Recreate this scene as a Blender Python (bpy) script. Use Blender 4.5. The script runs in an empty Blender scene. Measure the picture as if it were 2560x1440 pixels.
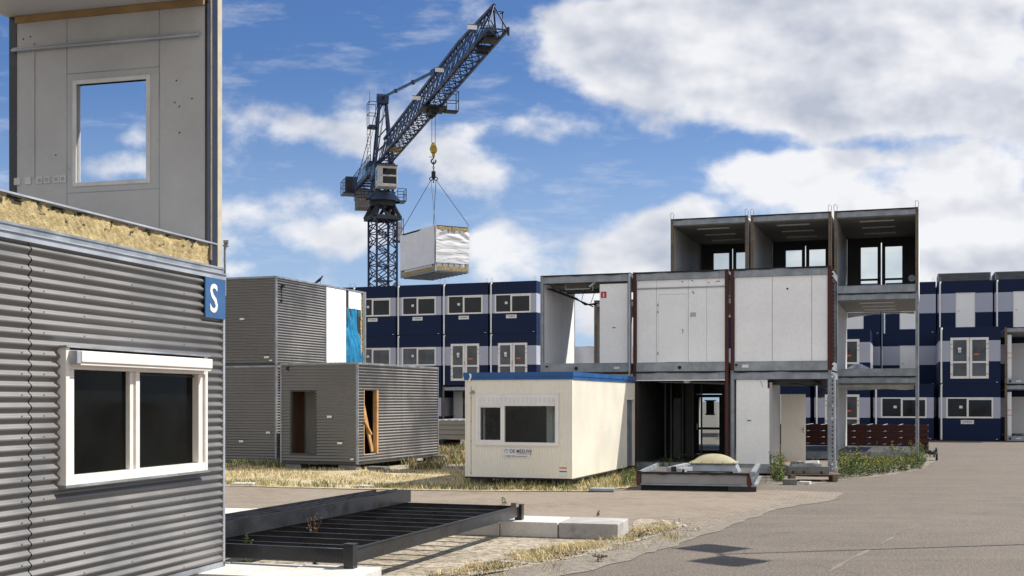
import bpy, bmesh, math, random
from mathutils import Vector, Matrix, noise
random.seed(7)
R = math.radians
sc = bpy.context.scene
col = sc.collection

# ---------------------------------------------------------------- camera
F_PX, HOR, EYE = 3000.0, 1000.0, 2.2     # focal length and horizon of the 2560 px wide frame, eye height
cam_d = bpy.data.cameras.new('camera'); cam = bpy.data.objects.new('camera', cam_d); col.objects.link(cam)
cam.location = (0, 0, EYE); cam.rotation_euler = (R(90), 0, 0)
cam_d.sensor_width = 36; cam_d.lens = 36*F_PX/2560; cam_d.shift_y = (HOR-720)/2560
cam_d.clip_end = 4000; cam_d.clip_start = .1
sc.camera = cam
sc.render.resolution_x = 1024; sc.render.resolution_y = 576
sc.view_settings.view_transform = 'Standard'; sc.view_settings.look = 'None'
sc.view_settings.exposure = 0.42; sc.view_settings.gamma = 1
sc.render.engine = 'CYCLES'

def gp(px, py, z=0.0):
    """ground plan point seen at a picture position, at height z"""
    d = (EYE-z)*F_PX/(py-HOR)
    return Vector(((px-1280)/F_PX*d, d, z))
class Frame:
    """a plan frame: origin, u to the right along the front, v to the back"""
    def __init__(s, ox, oy, deg):
        s.o = Vector((ox, oy)); s.deg = deg; t = R(deg)
        s.u = Vector((math.cos(t), -math.sin(t))); s.v = Vector((math.sin(t), math.cos(t)))
    def w(s, x, y, z=0):
        p = s.o + s.u*x + s.v*y
        return Vector((p.x, p.y, z))
    def lx(s, px, y=0.0):
        k = (px-1280)/F_PX; o = s.o + s.v*y
        return (k*o.y-o.x)/(s.u.x-k*s.u.y)
    def ly(s, px, x=0.0):
        k = (px-1280)/F_PX; o = s.o + s.u*x
        return (k*o.y-o.x)/(s.v.x-k*s.v.y)
    def z(s, px, py, y=0.0):
        x = s.lx(px, y); p = s.w(x, y)
        return EYE+(HOR-py)/F_PX*p.y

# ---------------------------------------------------------------- mesh builder
class MB:
    def __init__(s): s.v = []; s.f = []; s.m = []; s.sm = []; s.M = None
    def add(s, vs, fs, m=0, smooth=False):
        b = len(s.v)
        if s.M is not None: vs = [s.M @ Vector(p) for p in vs]
        s.v += [tuple(p) for p in vs]
        for f in fs: s.f.append([b+i for i in f]); s.m.append(m); s.sm.append(smooth)
        return s
    def box(s, x0, x1, y0, y1, z0, z1, m=0):
        vs = [(x0,y0,z0),(x1,y0,z0),(x1,y1,z0),(x0,y1,z0),(x0,y0,z1),(x1,y0,z1),(x1,y1,z1),(x0,y1,z1)]
        return s.add(vs, [(0,3,2,1),(4,5,6,7),(0,1,5,4),(1,2,6,5),(2,3,7,6),(3,0,4,7)], m)
    def quad(s, a, b, c, d, m=0): return s.add([a,b,c,d], [(0,1,2,3)], m)
    def bar(s, p0, p1, w, h=None, m=0, up=(0,0,1)):
        h = h or w; p0 = Vector(p0); p1 = Vector(p1); d = (p1-p0).normalized(); up = Vector(up)
        if abs(d.dot(up)) > .98: up = Vector((1,0,0))
        a = d.cross(up).normalized(); b = a.cross(d).normalized(); vs = []
        for p in (p0, p1):
            for i, j in ((-1,-1),(1,-1),(1,1),(-1,1)): vs.append(p+a*(i*w/2)+b*(j*h/2))
        return s.add(vs, [(0,1,2,3),(7,6,5,4),(0,4,5,1),(1,5,6,2),(2,6,7,3),(3,7,4,0)], m)
    def tube(s, p0, p1, r, n=6, m=0, r2=None, cap=True):
        p0 = Vector(p0); p1 = Vector(p1); d = (p1-p0)
        if d.length < 1e-6: return s
        d.normalize(); up = Vector((0,0,1)) if abs(d.z) < .95 else Vector((1,0,0))
        a = d.cross(up).normalized(); b = a.cross(d); vs = []; r2 = r if r2 is None else r2
        for p, rr in ((p0, r), (p1, r2)):
            for i in range(n):
                t = 2*math.pi*i/n; vs.append(p+a*math.cos(t)*rr+b*math.sin(t)*rr)
        fs = [(i, n+i, n+(i+1)%n, (i+1)%n) for i in range(n)]
        s.add(vs, fs, m, n > 5)
        if cap: s.add(vs, [tuple(range(n)), tuple(range(2*n-1, n-1, -1))], m)
        return s
    def path(s, pts, r, n=6, m=0):
        for a, b in zip(pts[:-1], pts[1:]): s.tube(a, b, r, n, m)
        return s
    def disc_y(s, x, y, z, r, th, n=14, m=0): return s.tube((x,y,z), (x,y+th,z), r, n, m)
    def build(s, name, mats, parent=None, bevel=0):
        me = bpy.data.meshes.new(name); me.from_pydata(s.v, [], s.f)
        if not isinstance(mats, (list, tuple)): mats = [mats]
        for m in mats: me.materials.append(m)
        me.polygons.foreach_set('material_index', s.m); me.polygons.foreach_set('use_smooth', s.sm)
        me.update()
        o = bpy.data.objects.new(name, me); col.objects.link(o)
        if parent is not None: o.parent = parent
        if bevel:
            b = o.modifiers.new('bevel', 'BEVEL'); b.width = bevel; b.segments = 2; b.limit_method = 'ANGLE'
        return o

def tag(o, label=None, cat=None, group=None, kind=None):
    if label: o['label'] = label
    if cat: o['category'] = cat
    if group: o['group'] = group
    if kind: o['kind'] = kind
    return o
def thing(name, label, cat, loc=(0,0,0), deg=0, group=None):
    o = bpy.data.objects.new(name, None); col.objects.link(o); o.empty_display_size = .2
    o.location = loc; o.rotation_euler = (0, 0, -R(deg)); return tag(o, label, cat, group)

def cuts(a0, a1, edges):
    e = sorted(set([a0, a1]+[x for x in edges if a0 < x < a1])); return list(zip(e[:-1], e[1:]))
def free(z0, z1, c0, c1, holes):
    mid = (c0+c1)/2; segs = [(z0, z1)]
    for h in holes:
        if h[0] < mid < h[1]:
            ns = []
            for a, b in segs:
                if h[3] <= a or h[2] >= b: ns.append((a, b)); continue
                if h[2] > a: ns.append((a, h[2]))
                if h[3] < b: ns.append((h[3], b))
            segs = ns
    return segs
def wall_x(mb, x0, x1, z0, z1, y0, y1, holes=(), m=0):
    for a, b in cuts(x0, x1, [h[0] for h in holes]+[h[1] for h in holes]):
        for c, d in free(z0, z1, a, b, holes): mb.box(a, b, y0, y1, c, d, m)
def wall_y(mb, ya, yb, z0, z1, x0, x1, holes=(), m=0):
    for a, b in cuts(ya, yb, [h[0] for h in holes]+[h[1] for h in holes]):
        for c, d in free(z0, z1, a, b, holes): mb.box(x0, x1, a, b, c, d, m)
def corr(mb, axis, c, a0, a1, z0, z1, holes=(), pitch=.0935, amp=.018, m=0, zref=0, step=8):
    """horizontal corrugated sheet; axis 'x': lies at y=c facing -y; axis 'y': lies at x=c facing +x"""
    sg = -1 if axis == 'x' else 1
    for a, b in cuts(a0, a1, [h[0] for h in holes]+[h[1] for h in holes]):
        for z_a, z_b in free(z0, z1, a, b, holes):
            dz = pitch/step; k0 = math.floor((z_a-zref)/dz)+1; zs = [z_a]
            k = k0
            while zref+k*dz < z_b-1e-5:
                if zref+k*dz > z_a+1e-5: zs.append(zref+k*dz)
                k += 1
            zs.append(z_b); vs = []; nn = max(1, int((b-a)/1.5)); 
            for z in zs:
                q = c+sg*amp*(1+math.cos(2*math.pi*(z-zref)/pitch))
                for i in range(nn+1):
                    t = a+(b-a)*i/nn; vs.append((t, q, z) if axis == 'x' else (q, t, z))
            W = nn+1
            fs = [(j*W+i, j*W+i+1, (j+1)*W+i+1, (j+1)*W+i) for j in range(len(zs)-1) for i in range(nn)]
            mb.add(vs, fs, m, True)
def sheet(pts_fn, nu, nv, m=0, mb=None):
    mb = mb or MB(); vs = [pts_fn(i/nu, j/nv) for j in range(nv+1) for i in range(nu+1)]; W = nu+1
    mb.add(vs, [(j*W+i, j*W+i+1, (j+1)*W+i+1, (j+1)*W+i) for j in range(nv) for i in range(nu)], m, True)
    return mb
_txt = {}
def text_obj(name, body, size, mat, parent, loc, rot=(R(90),0,0), bold=False, squash=1.0, align='LEFT'):
    key = (body, size, bold, align)
    if key not in _txt:
        cu = bpy.data.curves.new('t', 'FONT'); cu.body = body; cu.size = size; cu.extrude = .0015
        cu.offset = size*.010 if bold else 0; cu.align_x = align; cu.resolution_u = 3
        to = bpy.data.objects.new('t', cu); col.objects.link(to)
        bpy.context.view_layer.update()
        me = bpy.data.meshes.new_from_object(to.evaluated_get(bpy.context.evaluated_depsgraph_get()))
        bpy.data.objects.remove(to); _txt[key] = me
    me = _txt[key].copy(); me.materials.clear(); me.materials.append(mat)
    o = bpy.data.objects.new(name, me); col.objects.link(o); o.parent = parent
    o.location = loc; o.rotation_euler = rot; o.scale = (squash, 1, 1); return o

# ---------------------------------------------------------------- materials
def new_mat(name):
    m = bpy.data.materials.new(name); m.use_nodes = True; nt = m.node_tree
    return m, nt, nt.nodes['Principled BSDF']
def N(nt, t, **kw):
    n = nt.nodes.new(t)
    for k, v in kw.items():
        if k == 'inp':
            for i, x in v.items(): n.inputs[i].default_value = x
        else: setattr(n, k, v)
    return n
def mixc(nt, fac, a, b, mode='MIX'):
    n = nt.nodes.new('ShaderNodeMix'); n.data_type = 'RGBA'; n.blend_type = mode
    for i, x in ((0, fac), (6, a), (7, b)):
        if hasattr(x, 'is_linked') or hasattr(x, 'links'): nt.links.new(x, n.inputs[i])
        elif i == 0: n.inputs[0].default_value = x
        else: n.inputs[i].default_value = (*x[:3], 1)
    return n.outputs[2]
def ramp(nt, src, a, b, lo=0.0, hi=1.0, smooth=True):
    n = nt.nodes.new('ShaderNodeMapRange'); n.interpolation_type = 'SMOOTHSTEP' if smooth else 'LINEAR'
    nt.links.new(src, n.inputs[0])
    for i, x in ((1, a), (2, b), (3, lo), (4, hi)): n.inputs[i].default_value = x
    return n.outputs[0]
def coords(nt, scale=(1,1,1), rot=(0,0,0), src='Object'):
    tc = nt.nodes.new('ShaderNodeTexCoord'); mp = nt.nodes.new('ShaderNodeMapping')
    mp.inputs['Scale'].default_value = scale; mp.inputs['Rotation'].default_value = rot
    nt.links.new(tc.outputs[src], mp.inputs[0]); return mp.outputs[0]
def nz(nt, vec, scale, detail=4, rough=.55, dist=0.0):
    n = N(nt, 'ShaderNodeTexNoise', inp={'Scale': scale, 'Detail': detail, 'Roughness': rough, 'Distortion': dist})
    nt.links.new(vec, n.inputs['Vector']); return n.outputs['Fac']
def mat(name, c, rough=.6, metal=0.0, var=.18, scale=1.3, dirt=None, dlo=.52, dhi=.75, streak=None, slo=.56, shi=.75,
        sscale=9.0, bump=0.0, bscale=40.0, spec=.5, fine=.06):
    m, nt, p = new_mat(name); L = nt.links
    v = coords(nt); n1 = nz(nt, v, scale, 5); n2 = nz(nt, v, scale*14, 3)
    lo = tuple(x*(1-var) for x in c); hi = tuple(min(1, x*(1+var)) for x in c)
    cc = mixc(nt, ramp(nt, n1, .3, .7), lo, hi)
    cc = mixc(nt, ramp(nt, n2, .3, .7, 0, fine*2), cc, tuple(x*.55 for x in c))
    if streak:
        vs = coords(nt, (1, 1, .07)); ns = nz(nt, vs, sscale, 4, .6)
        cc = mixc(nt, ramp(nt, ns, slo, shi, 0, .8), cc, streak)
    if dirt:
        nd = nz(nt, v, scale*2.7, 7, .65, .3)
        cc = mixc(nt, ramp(nt, nd, dlo, dhi, 0, .85), cc, dirt)
    L.new(cc, p.inputs['Base Color'])
    r = ramp(nt, n1, .3, .7, max(0, rough-.1), min(1, rough+.1)); L.new(r, p.inputs['Roughness'])
    p.inputs['Metallic'].default_value = metal; p.inputs['Specular IOR Level'].default_value = spec
    if bump:
        b = N(nt, 'ShaderNodeBump', inp={'Strength': bump, 'Distance': .02}); L.new(nz(nt, v, bscale, 5), b.inputs['Height'])
        L.new(b.outputs[0], p.inputs['Normal'])
    return m
K = {}
K['clad'] = mat('grey_cladding', (.225,.218,.21), .43, .8, .05, .5, fine=.015)
K['clad_s'] = mat('grey_cladding_close', (.215,.207,.197), .42, .6, .05, .6, dirt=(.18,.17,.155), dlo=.66, dhi=.85, fine=.02)
K['galv'] = mat('galvanised_steel', (.31,.335,.36), .5, .45, .25, 2.2, dirt=(.09,.08,.07), dlo=.6, dhi=.8, streak=(.06,.055,.05), slo=.62, shi=.8, fine=.12)
K['galv_l'] = mat('bright_steel_trim', (.42,.44,.47), .5, .4, .15, 2)
K['dark'] = mat('dark_gap', (.012,.012,.013), .8, 0, .2, 2)
K['black'] = mat('black_steel', (.020,.021,.024), .32, 0, .2, 2.5, dirt=(.07,.065,.06), dlo=.6, dhi=.85, fine=.1)
K['felt'] = mat('roofing_felt', (.02,.02,.02), .9, 0, .3, 3, bump=.4)
K['rust'] = mat('red_primer_steel', (.085,.022,.015), .7, 0, .3, 3, dirt=(.05,.025,.02), dlo=.5, dhi=.75, fine=.15)
K['redbeam'] = mat('oxide_red_beam', (.06,.012,.009), .6, 0, .25, 2)
K['white'] = mat('white_panel', (.9,.9,.89), .5, 0, .03, .8, streak=(.72,.7,.66), slo=.62, shi=.85, sscale=4, fine=.03)
K['white_dirty'] = mat('weathered_white_panel', (.9,.9,.89), .55, 0, .04, 1, dirt=(.5,.48,.43), dlo=.64, dhi=.9, streak=(.66,.64,.6), slo=.64, shi=.9, sscale=4)
K['pvc'] = mat('white_window_frame', (.8,.78,.75), .35, 0, .04, 2, fine=.03)
K['pvc_cream'] = mat('cream_window_frame', (.78,.73,.66), .4, 0, .05, 3, fine=.05)
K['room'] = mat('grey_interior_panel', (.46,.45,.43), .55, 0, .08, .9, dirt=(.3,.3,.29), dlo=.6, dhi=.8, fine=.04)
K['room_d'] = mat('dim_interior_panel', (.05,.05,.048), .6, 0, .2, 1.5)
K['ceil'] = mat('ceiling_panel', (.26,.255,.24), .7, 0, .12, 1)
K['wood'] = mat('weathered_timber', (.20,.155,.11), .8, 0, .25, 4, dirt=(.09,.07,.05), fine=.15)
K['pine'] = mat('pale_pine', (.55,.32,.13), .65, 0, .15, 5, fine=.1)
K['brown'] = mat('brown_door', (.1,.045,.018), .6, 0, .3, 3)
K['blue'] = mat('navy_panel', (.005,.015,.054), .5, 0, .08, .6, streak=(.006,.018,.06), fine=.04, spec=.2)
K['band'] = mat('pale_grey_panel', (.42,.44,.53), .5, 0, .05, .8, fine=.04)
K['fascia'] = mat('blue_fascia', (.012,.09,.28), .35, 0, .15, 1.5, dirt=(.02,.06,.14), dlo=.6, dhi=.8)
K['cream'] = mat('cream_cladding', (.83,.79,.68), .5, 0, .04, .9, dirt=(.55,.48,.34), dlo=.66, dhi=.9, streak=(.30,.25,.15), slo=.64, shi=.82, sscale=20, fine=.04)
K['glass'] = mat('dark_glass', (.012,.014,.016), .06, 0, .4, .7, spec=.35)
K['glass_s'] = mat('dark_window_glass', (.004,.0045,.004), .04, 0, .5, 1.2, spec=.07)
K['glass_g'] = mat('grey_glass', (.09,.095,.1), .08, 0, .4, .9, spec=.4)
K['sign_w'] = mat('white_sign', (.75,.75,.74), .4, 0, .05, 4)
K['sign_b'] = mat('blue_sign', (.035,.105,.24), .4, 0, .1, 4)
K['ink'] = mat('navy_lettering', (.02,.03,.09), .5, 0, .1, 4)
K['ink_k'] = mat('black_lettering', (.03,.03,.03), .5, 0, .1, 4)
K['red'] = mat('red_sign', (.5,.012,.02), .4, 0, .1, 4)
K['orange'] = mat('orange_sticker', (.7,.14,.02), .5, 0, .1, 4)
K['green'] = mat('green_sticker', (.02,.2,.06), .5, 0, .1, 4)
K['yellow'] = mat('yellow_paint', (.45,.3,.03), .5, 0, .2, 4, dirt=(.06,.05,.03))
K['crane'] = mat('blue_crane_paint', (.005,.022,.07), .35, .1, .25, 1.2, dirt=(.02,.03,.05), dlo=.52, dhi=.75, fine=.1)
K['crane_k'] = mat('dark_crane_steel', (.008,.010,.014), .5, .1, .3, 1.5)
K['rope'] = mat('steel_rope', (.05,.05,.05), .6, .3, .1, 3)
K['cab'] = mat('white_crane_cab', (.6,.6,.58), .4, 0, .1, 3, dirt=(.25,.2,.15))
K['concrete'] = mat('pale_concrete', (.58,.56,.52), .85, 0, .1, 2.2, dirt=(.36,.33,.28), dlo=.56, dhi=.8, bump=.25, bscale=50, fine=.12)
K['concrete_d'] = mat('grey_concrete_block', (.17,.165,.155), .9, 0, .18, 5, bump=.3, fine=.15)
K['dome'] = mat('yellowed_acrylic_dome', (.36,.33,.21), .35, 0, .08, 2, dirt=(.35,.3,.16), fine=.05)
K['tarp'] = mat('white_tarpaulin', (.88,.88,.88), .9, 0, .03, 1.5, bump=.25, bscale=7, spec=.15)
K['bluetarp'] = mat('blue_plastic_sheet', (.02,.21,.40), .22, 0, .2, 2.5, spec=.6)
K['film'] = mat('clear_plastic_film', (.5,.52,.55), .25, 0, .15, 3)
K['green_leaf'] = mat('weed_green', (.09,.14,.025), .6, 0, .35, 9)
K['green_dk'] = mat('weed_dark_green', (.035,.06,.014), .6, 0, .35, 9)
K['straw'] = mat('dry_grass', (.62,.48,.24), .7, 0, .3, 5)
K['straw2'] = mat('pale_dry_grass', (.74,.63,.38), .7, 0, .25, 5)
K['flower'] = mat('yellow_flower', (.65,.5,.03), .6, 0, .1, 5)
K['stem_br'] = mat('brown_dry_stem', (.13,.07,.035), .7, 0, .3, 5)
K['pebble'] = mat('pebble', (.42,.38,.32), .85, 0, .35, 9)
K['cable'] = mat('black_cable', (.012,.012,.012), .5, 0, .1, 3)
K['rubber'] = mat('black_rubber', (.02,.02,.02), .7, 0, .1, 3)
K['louver'] = mat('grey_louvre', (.06,.065,.075), .5, .2, .2, 2)
def rockwool(name='rock_wool', edge=False):
    m, nt, p = new_mat(name); L = nt.links
    v = coords(nt); a = nz(nt, v, 6, 8, .7, .4); b = nz(nt, v, 45, 4, .7); c = nz(nt, coords(nt, (1,1.2,2.2)), 4.2, 6, .6, .5)
    cc = mixc(nt, ramp(nt, a, .35, .65), (.34,.26,.12), (.50,.40,.21))
    cc = mixc(nt, ramp(nt, b, .5, .7, 0, .7), cc, (.26,.18,.06))
    if edge:
        sp = N(nt, 'ShaderNodeSeparateXYZ'); L.new(coords(nt), sp.inputs[0]); md = nt.nodes.new('ShaderNodeMath'); md.operation = 'MULTIPLY_ADD'
        L.new(sp.outputs[2], md.inputs[0]); md.inputs[1].default_value = 1.0; md.inputs[2].default_value = -.20
        ad = nt.nodes.new('ShaderNodeMath'); ad.operation = 'ADD'; L.new(c, ad.inputs[0]); L.new(md.outputs[0], ad.inputs[1]); c = ad.outputs[0]
    cc = mixc(nt, ramp(nt, c, .60, .65), cc, (.03,.028,.012))
    L.new(cc, p.inputs['Base Color']); p.inputs['Roughness'].default_value = .95
    bp = N(nt, 'ShaderNodeBump', inp={'Strength': .9, 'Distance': .02}); L.new(b, bp.inputs['Height']); L.new(bp.outputs[0], p.inputs['Normal'])
    return m
K['wool'] = rockwool(); K['wool_e'] = rockwool('rock_wool_edge', True)
def glass_clear():
    m, nt, p = new_mat('clear_glass'); p.inputs['Base Color'].default_value = (.9,.95,.95,1)
    t = N(nt, 'ShaderNodeBsdfTransparent', inp={0: (.88,.92,.92,1)}); g = N(nt, 'ShaderNodeBsdfGlossy', inp={0: (.8,.85,.9,1), 1: .03})
    mx = N(nt, 'ShaderNodeMixShader', inp={0: .035}); nt.links.new(t.outputs[0], mx.inputs[1]); nt.links.new(g.outputs[0], mx.inputs[2])
    nt.links.new(mx.outputs[0], nt.nodes['Material Output'].inputs[0]); return m
K['clear'] = glass_clear()

# ---------------------------------------------------------------- sky, clouds, sun
EL, SX, SY = 50.0, .973, .232
def make_world():
    w = bpy.data.worlds.new('World'); sc.world = w; w.use_nodes = True; nt = w.node_tree; L = nt.links
    bg = nt.nodes['Background']
    sky = N(nt, 'ShaderNodeTexSky'); sky.sky_type = 'NISHITA'; sky.sun_disc = False
    sky.sun_elevation = R(EL); sky.sun_rotation = math.atan2(SX, SY); sky.air_density = 1.0; sky.dust_density = .6; sky.ozone_density = 2.5
    tc = N(nt, 'ShaderNodeTexCoord'); sep = N(nt, 'ShaderNodeSeparateXYZ'); L.new(tc.outputs['Generated'], sep.inputs[0])
    def mth(op, a, b=None, c=None):
        n = nt.nodes.new('ShaderNodeMath'); n.operation = op
        for i, x in enumerate((a, b, c)):
            if x is None: continue
            if isinstance(x, (int, float)): n.inputs[i].default_value = x
            else: L.new(x, n.inputs[i])
        return n.outputs[0]
    ay = mth('MAXIMUM', mth('ABSOLUTE', sep.outputs[1]), .12)
    a = mth('DIVIDE', sep.outputs[0], ay); e = mth('DIVIDE', sep.outputs[2], ay)
    cmb = N(nt, 'ShaderNodeCombineXYZ'); L.new(a, cmb.inputs[0]); L.new(e, cmb.inputs[1]); P0 = cmb.outputs[0]
    def vm(op, x, y, z=None):
        n = nt.nodes.new('ShaderNodeVectorMath'); n.operation = op
        for i, q in enumerate((x, y, z)):
            if q is None: continue
            if isinstance(q, tuple): n.inputs[i].default_value = q
            else: L.new(q, n.inputs[i])
        return n.outputs[1] if op == 'LENGTH' else n.outputs[0]
    wn = N(nt, 'ShaderNodeTexNoise', noise_dimensions='2D', inp={'Scale': 9.0, 'Detail': 2.0, 'Roughness': .6}); L.new(P0, wn.inputs['Vector'])
    off = vm('MULTIPLY_ADD', wn.outputs['Color'], (.045,.04,0), (-.0225,-.02,0)); P = vm('ADD', P0, off)
    # cloud masses: centre (picture x, y), half sizes, weight
    blobs = [(1500,120,190,120,1.0),(1720,190,330,130,1.15),(1900,70,430,130,1.1),(2100,150,260,150,.9),(2400,150,260,150,1.1),
             (2330,60,260,90,.9),(2470,300,220,90,.9),(1760,20,420,60,.7),
             (1360,315,140,40,.7),(1180,290,50,40,.25),(820,310,210,55,.6),(660,290,110,50,.45),(960,350,220,65,.62),(700,420,240,70,.38),
             (640,560,200,70,.55),(860,610,130,45,.95),(1050,430,140,80,.45),
             (1480,620,260,75,1.05),(1620,590,140,60,.9),(1250,640,120,60,.6),(1230,590,50,30,.5),(1740,535,60,40,.7),(1340,470,50,45,.55),(1180,440,120,45,.35),
             (1830,420,110,45,.8),(1980,400,160,55,.95),(2090,450,170,65,.85),(2250,395,170,45,.55),(1960,490,200,50,.7),
             (2400,420,150,60,.9),(2300,520,280,60,1.1),(2480,500,170,110,1.2),(2450,610,300,60,1.1),(2160,560,260,40,.6),
             (580,690,60,20,.6),(300,430,110,35,.35),(320,345,40,25,.25),(2350,680,300,40,.9),(1500,760,300,90,.9),(2000,700,500,70,.8),(1560,220,130,45,.5),(2000,250,200,70,.7),(1000,560,150,60,.4),(730,490,180,70,.42),(2200,300,140,50,.5)]
    acc = None
    for (x, y, rx, ry, wt) in blobs:
        sx, sy = F_PX/rx, F_PX/ry; cx, cy = (x-1280)/F_PX, (HOR-y)/F_PX
        ln = vm('LENGTH', vm('MULTIPLY_ADD', P, (sx, sy, 0), (-cx*sx, -cy*sy, 0)), None)
        g = ramp(nt, ln, .25, 1.45, wt*.86, 0.0, False)
        acc = g if acc is None else mth('ADD', acc, g)
    acc = mth('MINIMUM', acc, 1.35)
    # elsewhere (outside the patch listed above) clouds come from noise, plus cover added behind the camera
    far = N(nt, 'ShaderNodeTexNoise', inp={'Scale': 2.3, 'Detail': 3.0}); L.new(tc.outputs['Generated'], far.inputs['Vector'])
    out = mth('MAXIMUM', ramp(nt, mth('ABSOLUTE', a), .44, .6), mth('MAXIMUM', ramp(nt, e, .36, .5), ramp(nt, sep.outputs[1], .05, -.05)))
    fill_behind = ramp(nt, sep.outputs[1], -.02, -.2)  # unseen cloud cover added behind the camera, brightens the shaded fronts
    acc = mth('MAXIMUM', acc, mth('MULTIPLY', out, ramp(nt, mth('MULTIPLY_ADD', fill_behind, .2, far.outputs['Fac']), .50, .68)))
    def fbm(vec, s, d, r): 
        n = N(nt, 'ShaderNodeTexNoise', noise_dimensions='2D', inp={'Scale': s, 'Detail': d, 'Roughness': r}); L.new(vec, n.inputs['Vector']); return n.outputs['Fac']
    P2 = vm('MULTIPLY', P0, (1.0, 1.5, 1.0)); n1 = fbm(P2, 9.0, 9.0, .565)
    P3 = vm('ADD', P2, (.010, .020, 0)); n2 = fbm(P3, 8.0, 4.0, .5)
    big = fbm(P2, 6.5, 3.0, .5)
    dens = mth('ADD', acc, mth('MULTIPLY_ADD', n1, 2.3, -1.15))
    mask = ramp(nt, dens, .18, .86, 0, .96)
    wisp = fbm(vm('MULTIPLY', P0, (6.0, 26.0, 1.0)), 1.6, 5.0, .62)
    wm = mth('MULTIPLY', ramp(nt, wisp, .50, .80), .30); mask = mth('MAXIMUM', mask, wm)
    relief = mth('MULTIPLY_ADD', mth('SUBTRACT', fbm(P2, 8.0, 4.0, .5), n2), 3.0, .82)
    thick = ramp(nt, dens, .75, 1.8, 0, .40)
    lum = mth('SUBTRACT', relief, thick); lum = mth('ADD', lum, mth('MULTIPLY_ADD', big, 0.9, -.43))
    cc = mixc(nt, ramp(nt, lum, .0, 1.0, smooth=False), (.38,.41,.48), (.70,.70,.715))
    skyc = mixc(nt, 1.0, sky.outputs[0], (.085,.085,.085), 'MULTIPLY')
    skyc = mixc(nt, 1.0, skyc, (.50,.68,.96), 'MULTIPLY')
    skyc = mixc(nt, ramp(nt, e, .30, -.02, 0, .75), skyc, (.40,.51,.68))
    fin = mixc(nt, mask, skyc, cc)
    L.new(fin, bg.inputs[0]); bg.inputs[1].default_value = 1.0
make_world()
sd = bpy.data.lights.new('sun', 'SUN'); sd.energy = 5.0; sd.angle = R(.55); sd.color = (1,.945,.86)
so = bpy.data.objects.new('sun', sd); col.objects.link(so)
sv = Vector((SX*math.cos(R(EL)), SY*math.cos(R(EL)), math.sin(R(EL))))
so.rotation_euler = (-sv).to_track_quat('-Z', 'Y').to_euler(); so.location = (30, 10, 60)
# ================================================================ ground
def asphalt():
    m, nt, p = new_mat('asphalt'); L = nt.links; v = coords(nt)
    big = nz(nt, v, .16, 5, .6, .4); mid = nz(nt, v, 1.1, 6, .65); fine = nz(nt, v, 22, 4, .85); spk = nz(nt, v, 38, 2, .9)
    trk = nz(nt, coords(nt, (.06,1.0,1), (0,0,R(-32))), 1.6, 5, .6, .2)
    c = mixc(nt, ramp(nt, big, .3, .7), (.128,.102,.074), (.178,.144,.106))
    c = mixc(nt, ramp(nt, mid, .42, .66, 0, .55), c, (.095,.08,.064))
    c = mixc(nt, ramp(nt, trk, .48, .68, 0, .4), c, (.235,.195,.145))
    c = mixc(nt, ramp(nt, fine, .40, .60, 0, .85), c, (.075,.065,.055))
    c = mixc(nt, ramp(nt, spk, .56, .68, 0, .85), c, (.50,.45,.38))
    vo = N(nt, 'ShaderNodeTexVoronoi', feature='DISTANCE_TO_EDGE', inp={'Scale': .22}); L.new(mixv(nt, v, .8), vo.inputs['Vector'])
    c = mixc(nt, ramp(nt, vo.outputs['Distance'], .0015, .004, .45, 0), c, (.06,.055,.05))
    L.new(c, p.inputs['Base Color']); p.inputs['Roughness'].default_value = .88
    b = N(nt, 'ShaderNodeBump', inp={'Strength': .55, 'Distance': .012}); L.new(fine, b.inputs['Height']); L.new(b.outputs[0], p.inputs['Normal'])
    return m
def mixv(nt, v, k):
    n = N(nt, 'ShaderNodeTexNoise', inp={'Scale': .7, 'Detail': 4.0}); nt.links.new(v, n.inputs['Vector'])
    a = nt.nodes.new('ShaderNodeVectorMath'); a.operation = 'MULTIPLY_ADD'; nt.links.new(n.outputs['Color'], a.inputs[0])
    a.inputs[1].default_value = (k, k, k); nt.links.new(v, a.inputs[2]); return a.outputs[0]
def paving():
    m, nt, p = new_mat('brick_paving'); L = nt.links; v = coords(nt, (1,1,1), (0,0,R(17)))
    br = N(nt, 'ShaderNodeTexBrick', inp={'Scale': 1.0, 'Brick Width': .21, 'Row Height': .105, 'Mortar Size': .008, 'Mortar Smooth': .3, 'Bias': -.2})
    L.new(v, br.inputs['Vector'])
    br.inputs['Color1'].default_value = (.27,.22,.165,1); br.inputs['Color2'].default_value = (.165,.13,.10,1); br.inputs['Mortar'].default_value = (.09,.07,.045,1)
    big = nz(nt, coords(nt), .35, 5, .6, .4); c = mixc(nt, ramp(nt, big, .35, .7, 0, .6), br.outputs['Color'], (.28,.235,.18))
    c = mixc(nt, ramp(nt, nz(nt, coords(nt), 20, 4, .8), .48, .68, 0, .6), c, (.17,.14,.11))
    L.new(c, p.inputs['Base Color']); p.inputs['Roughness'].default_value = .9
    b = N(nt, 'ShaderNodeBump', inp={'Strength': .6, 'Distance': .01}); L.new(br.outputs['Fac'], b.inputs['Height']); b.invert = True; L.new(b.outputs[0], p.inputs['Normal'])
    return m
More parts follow.
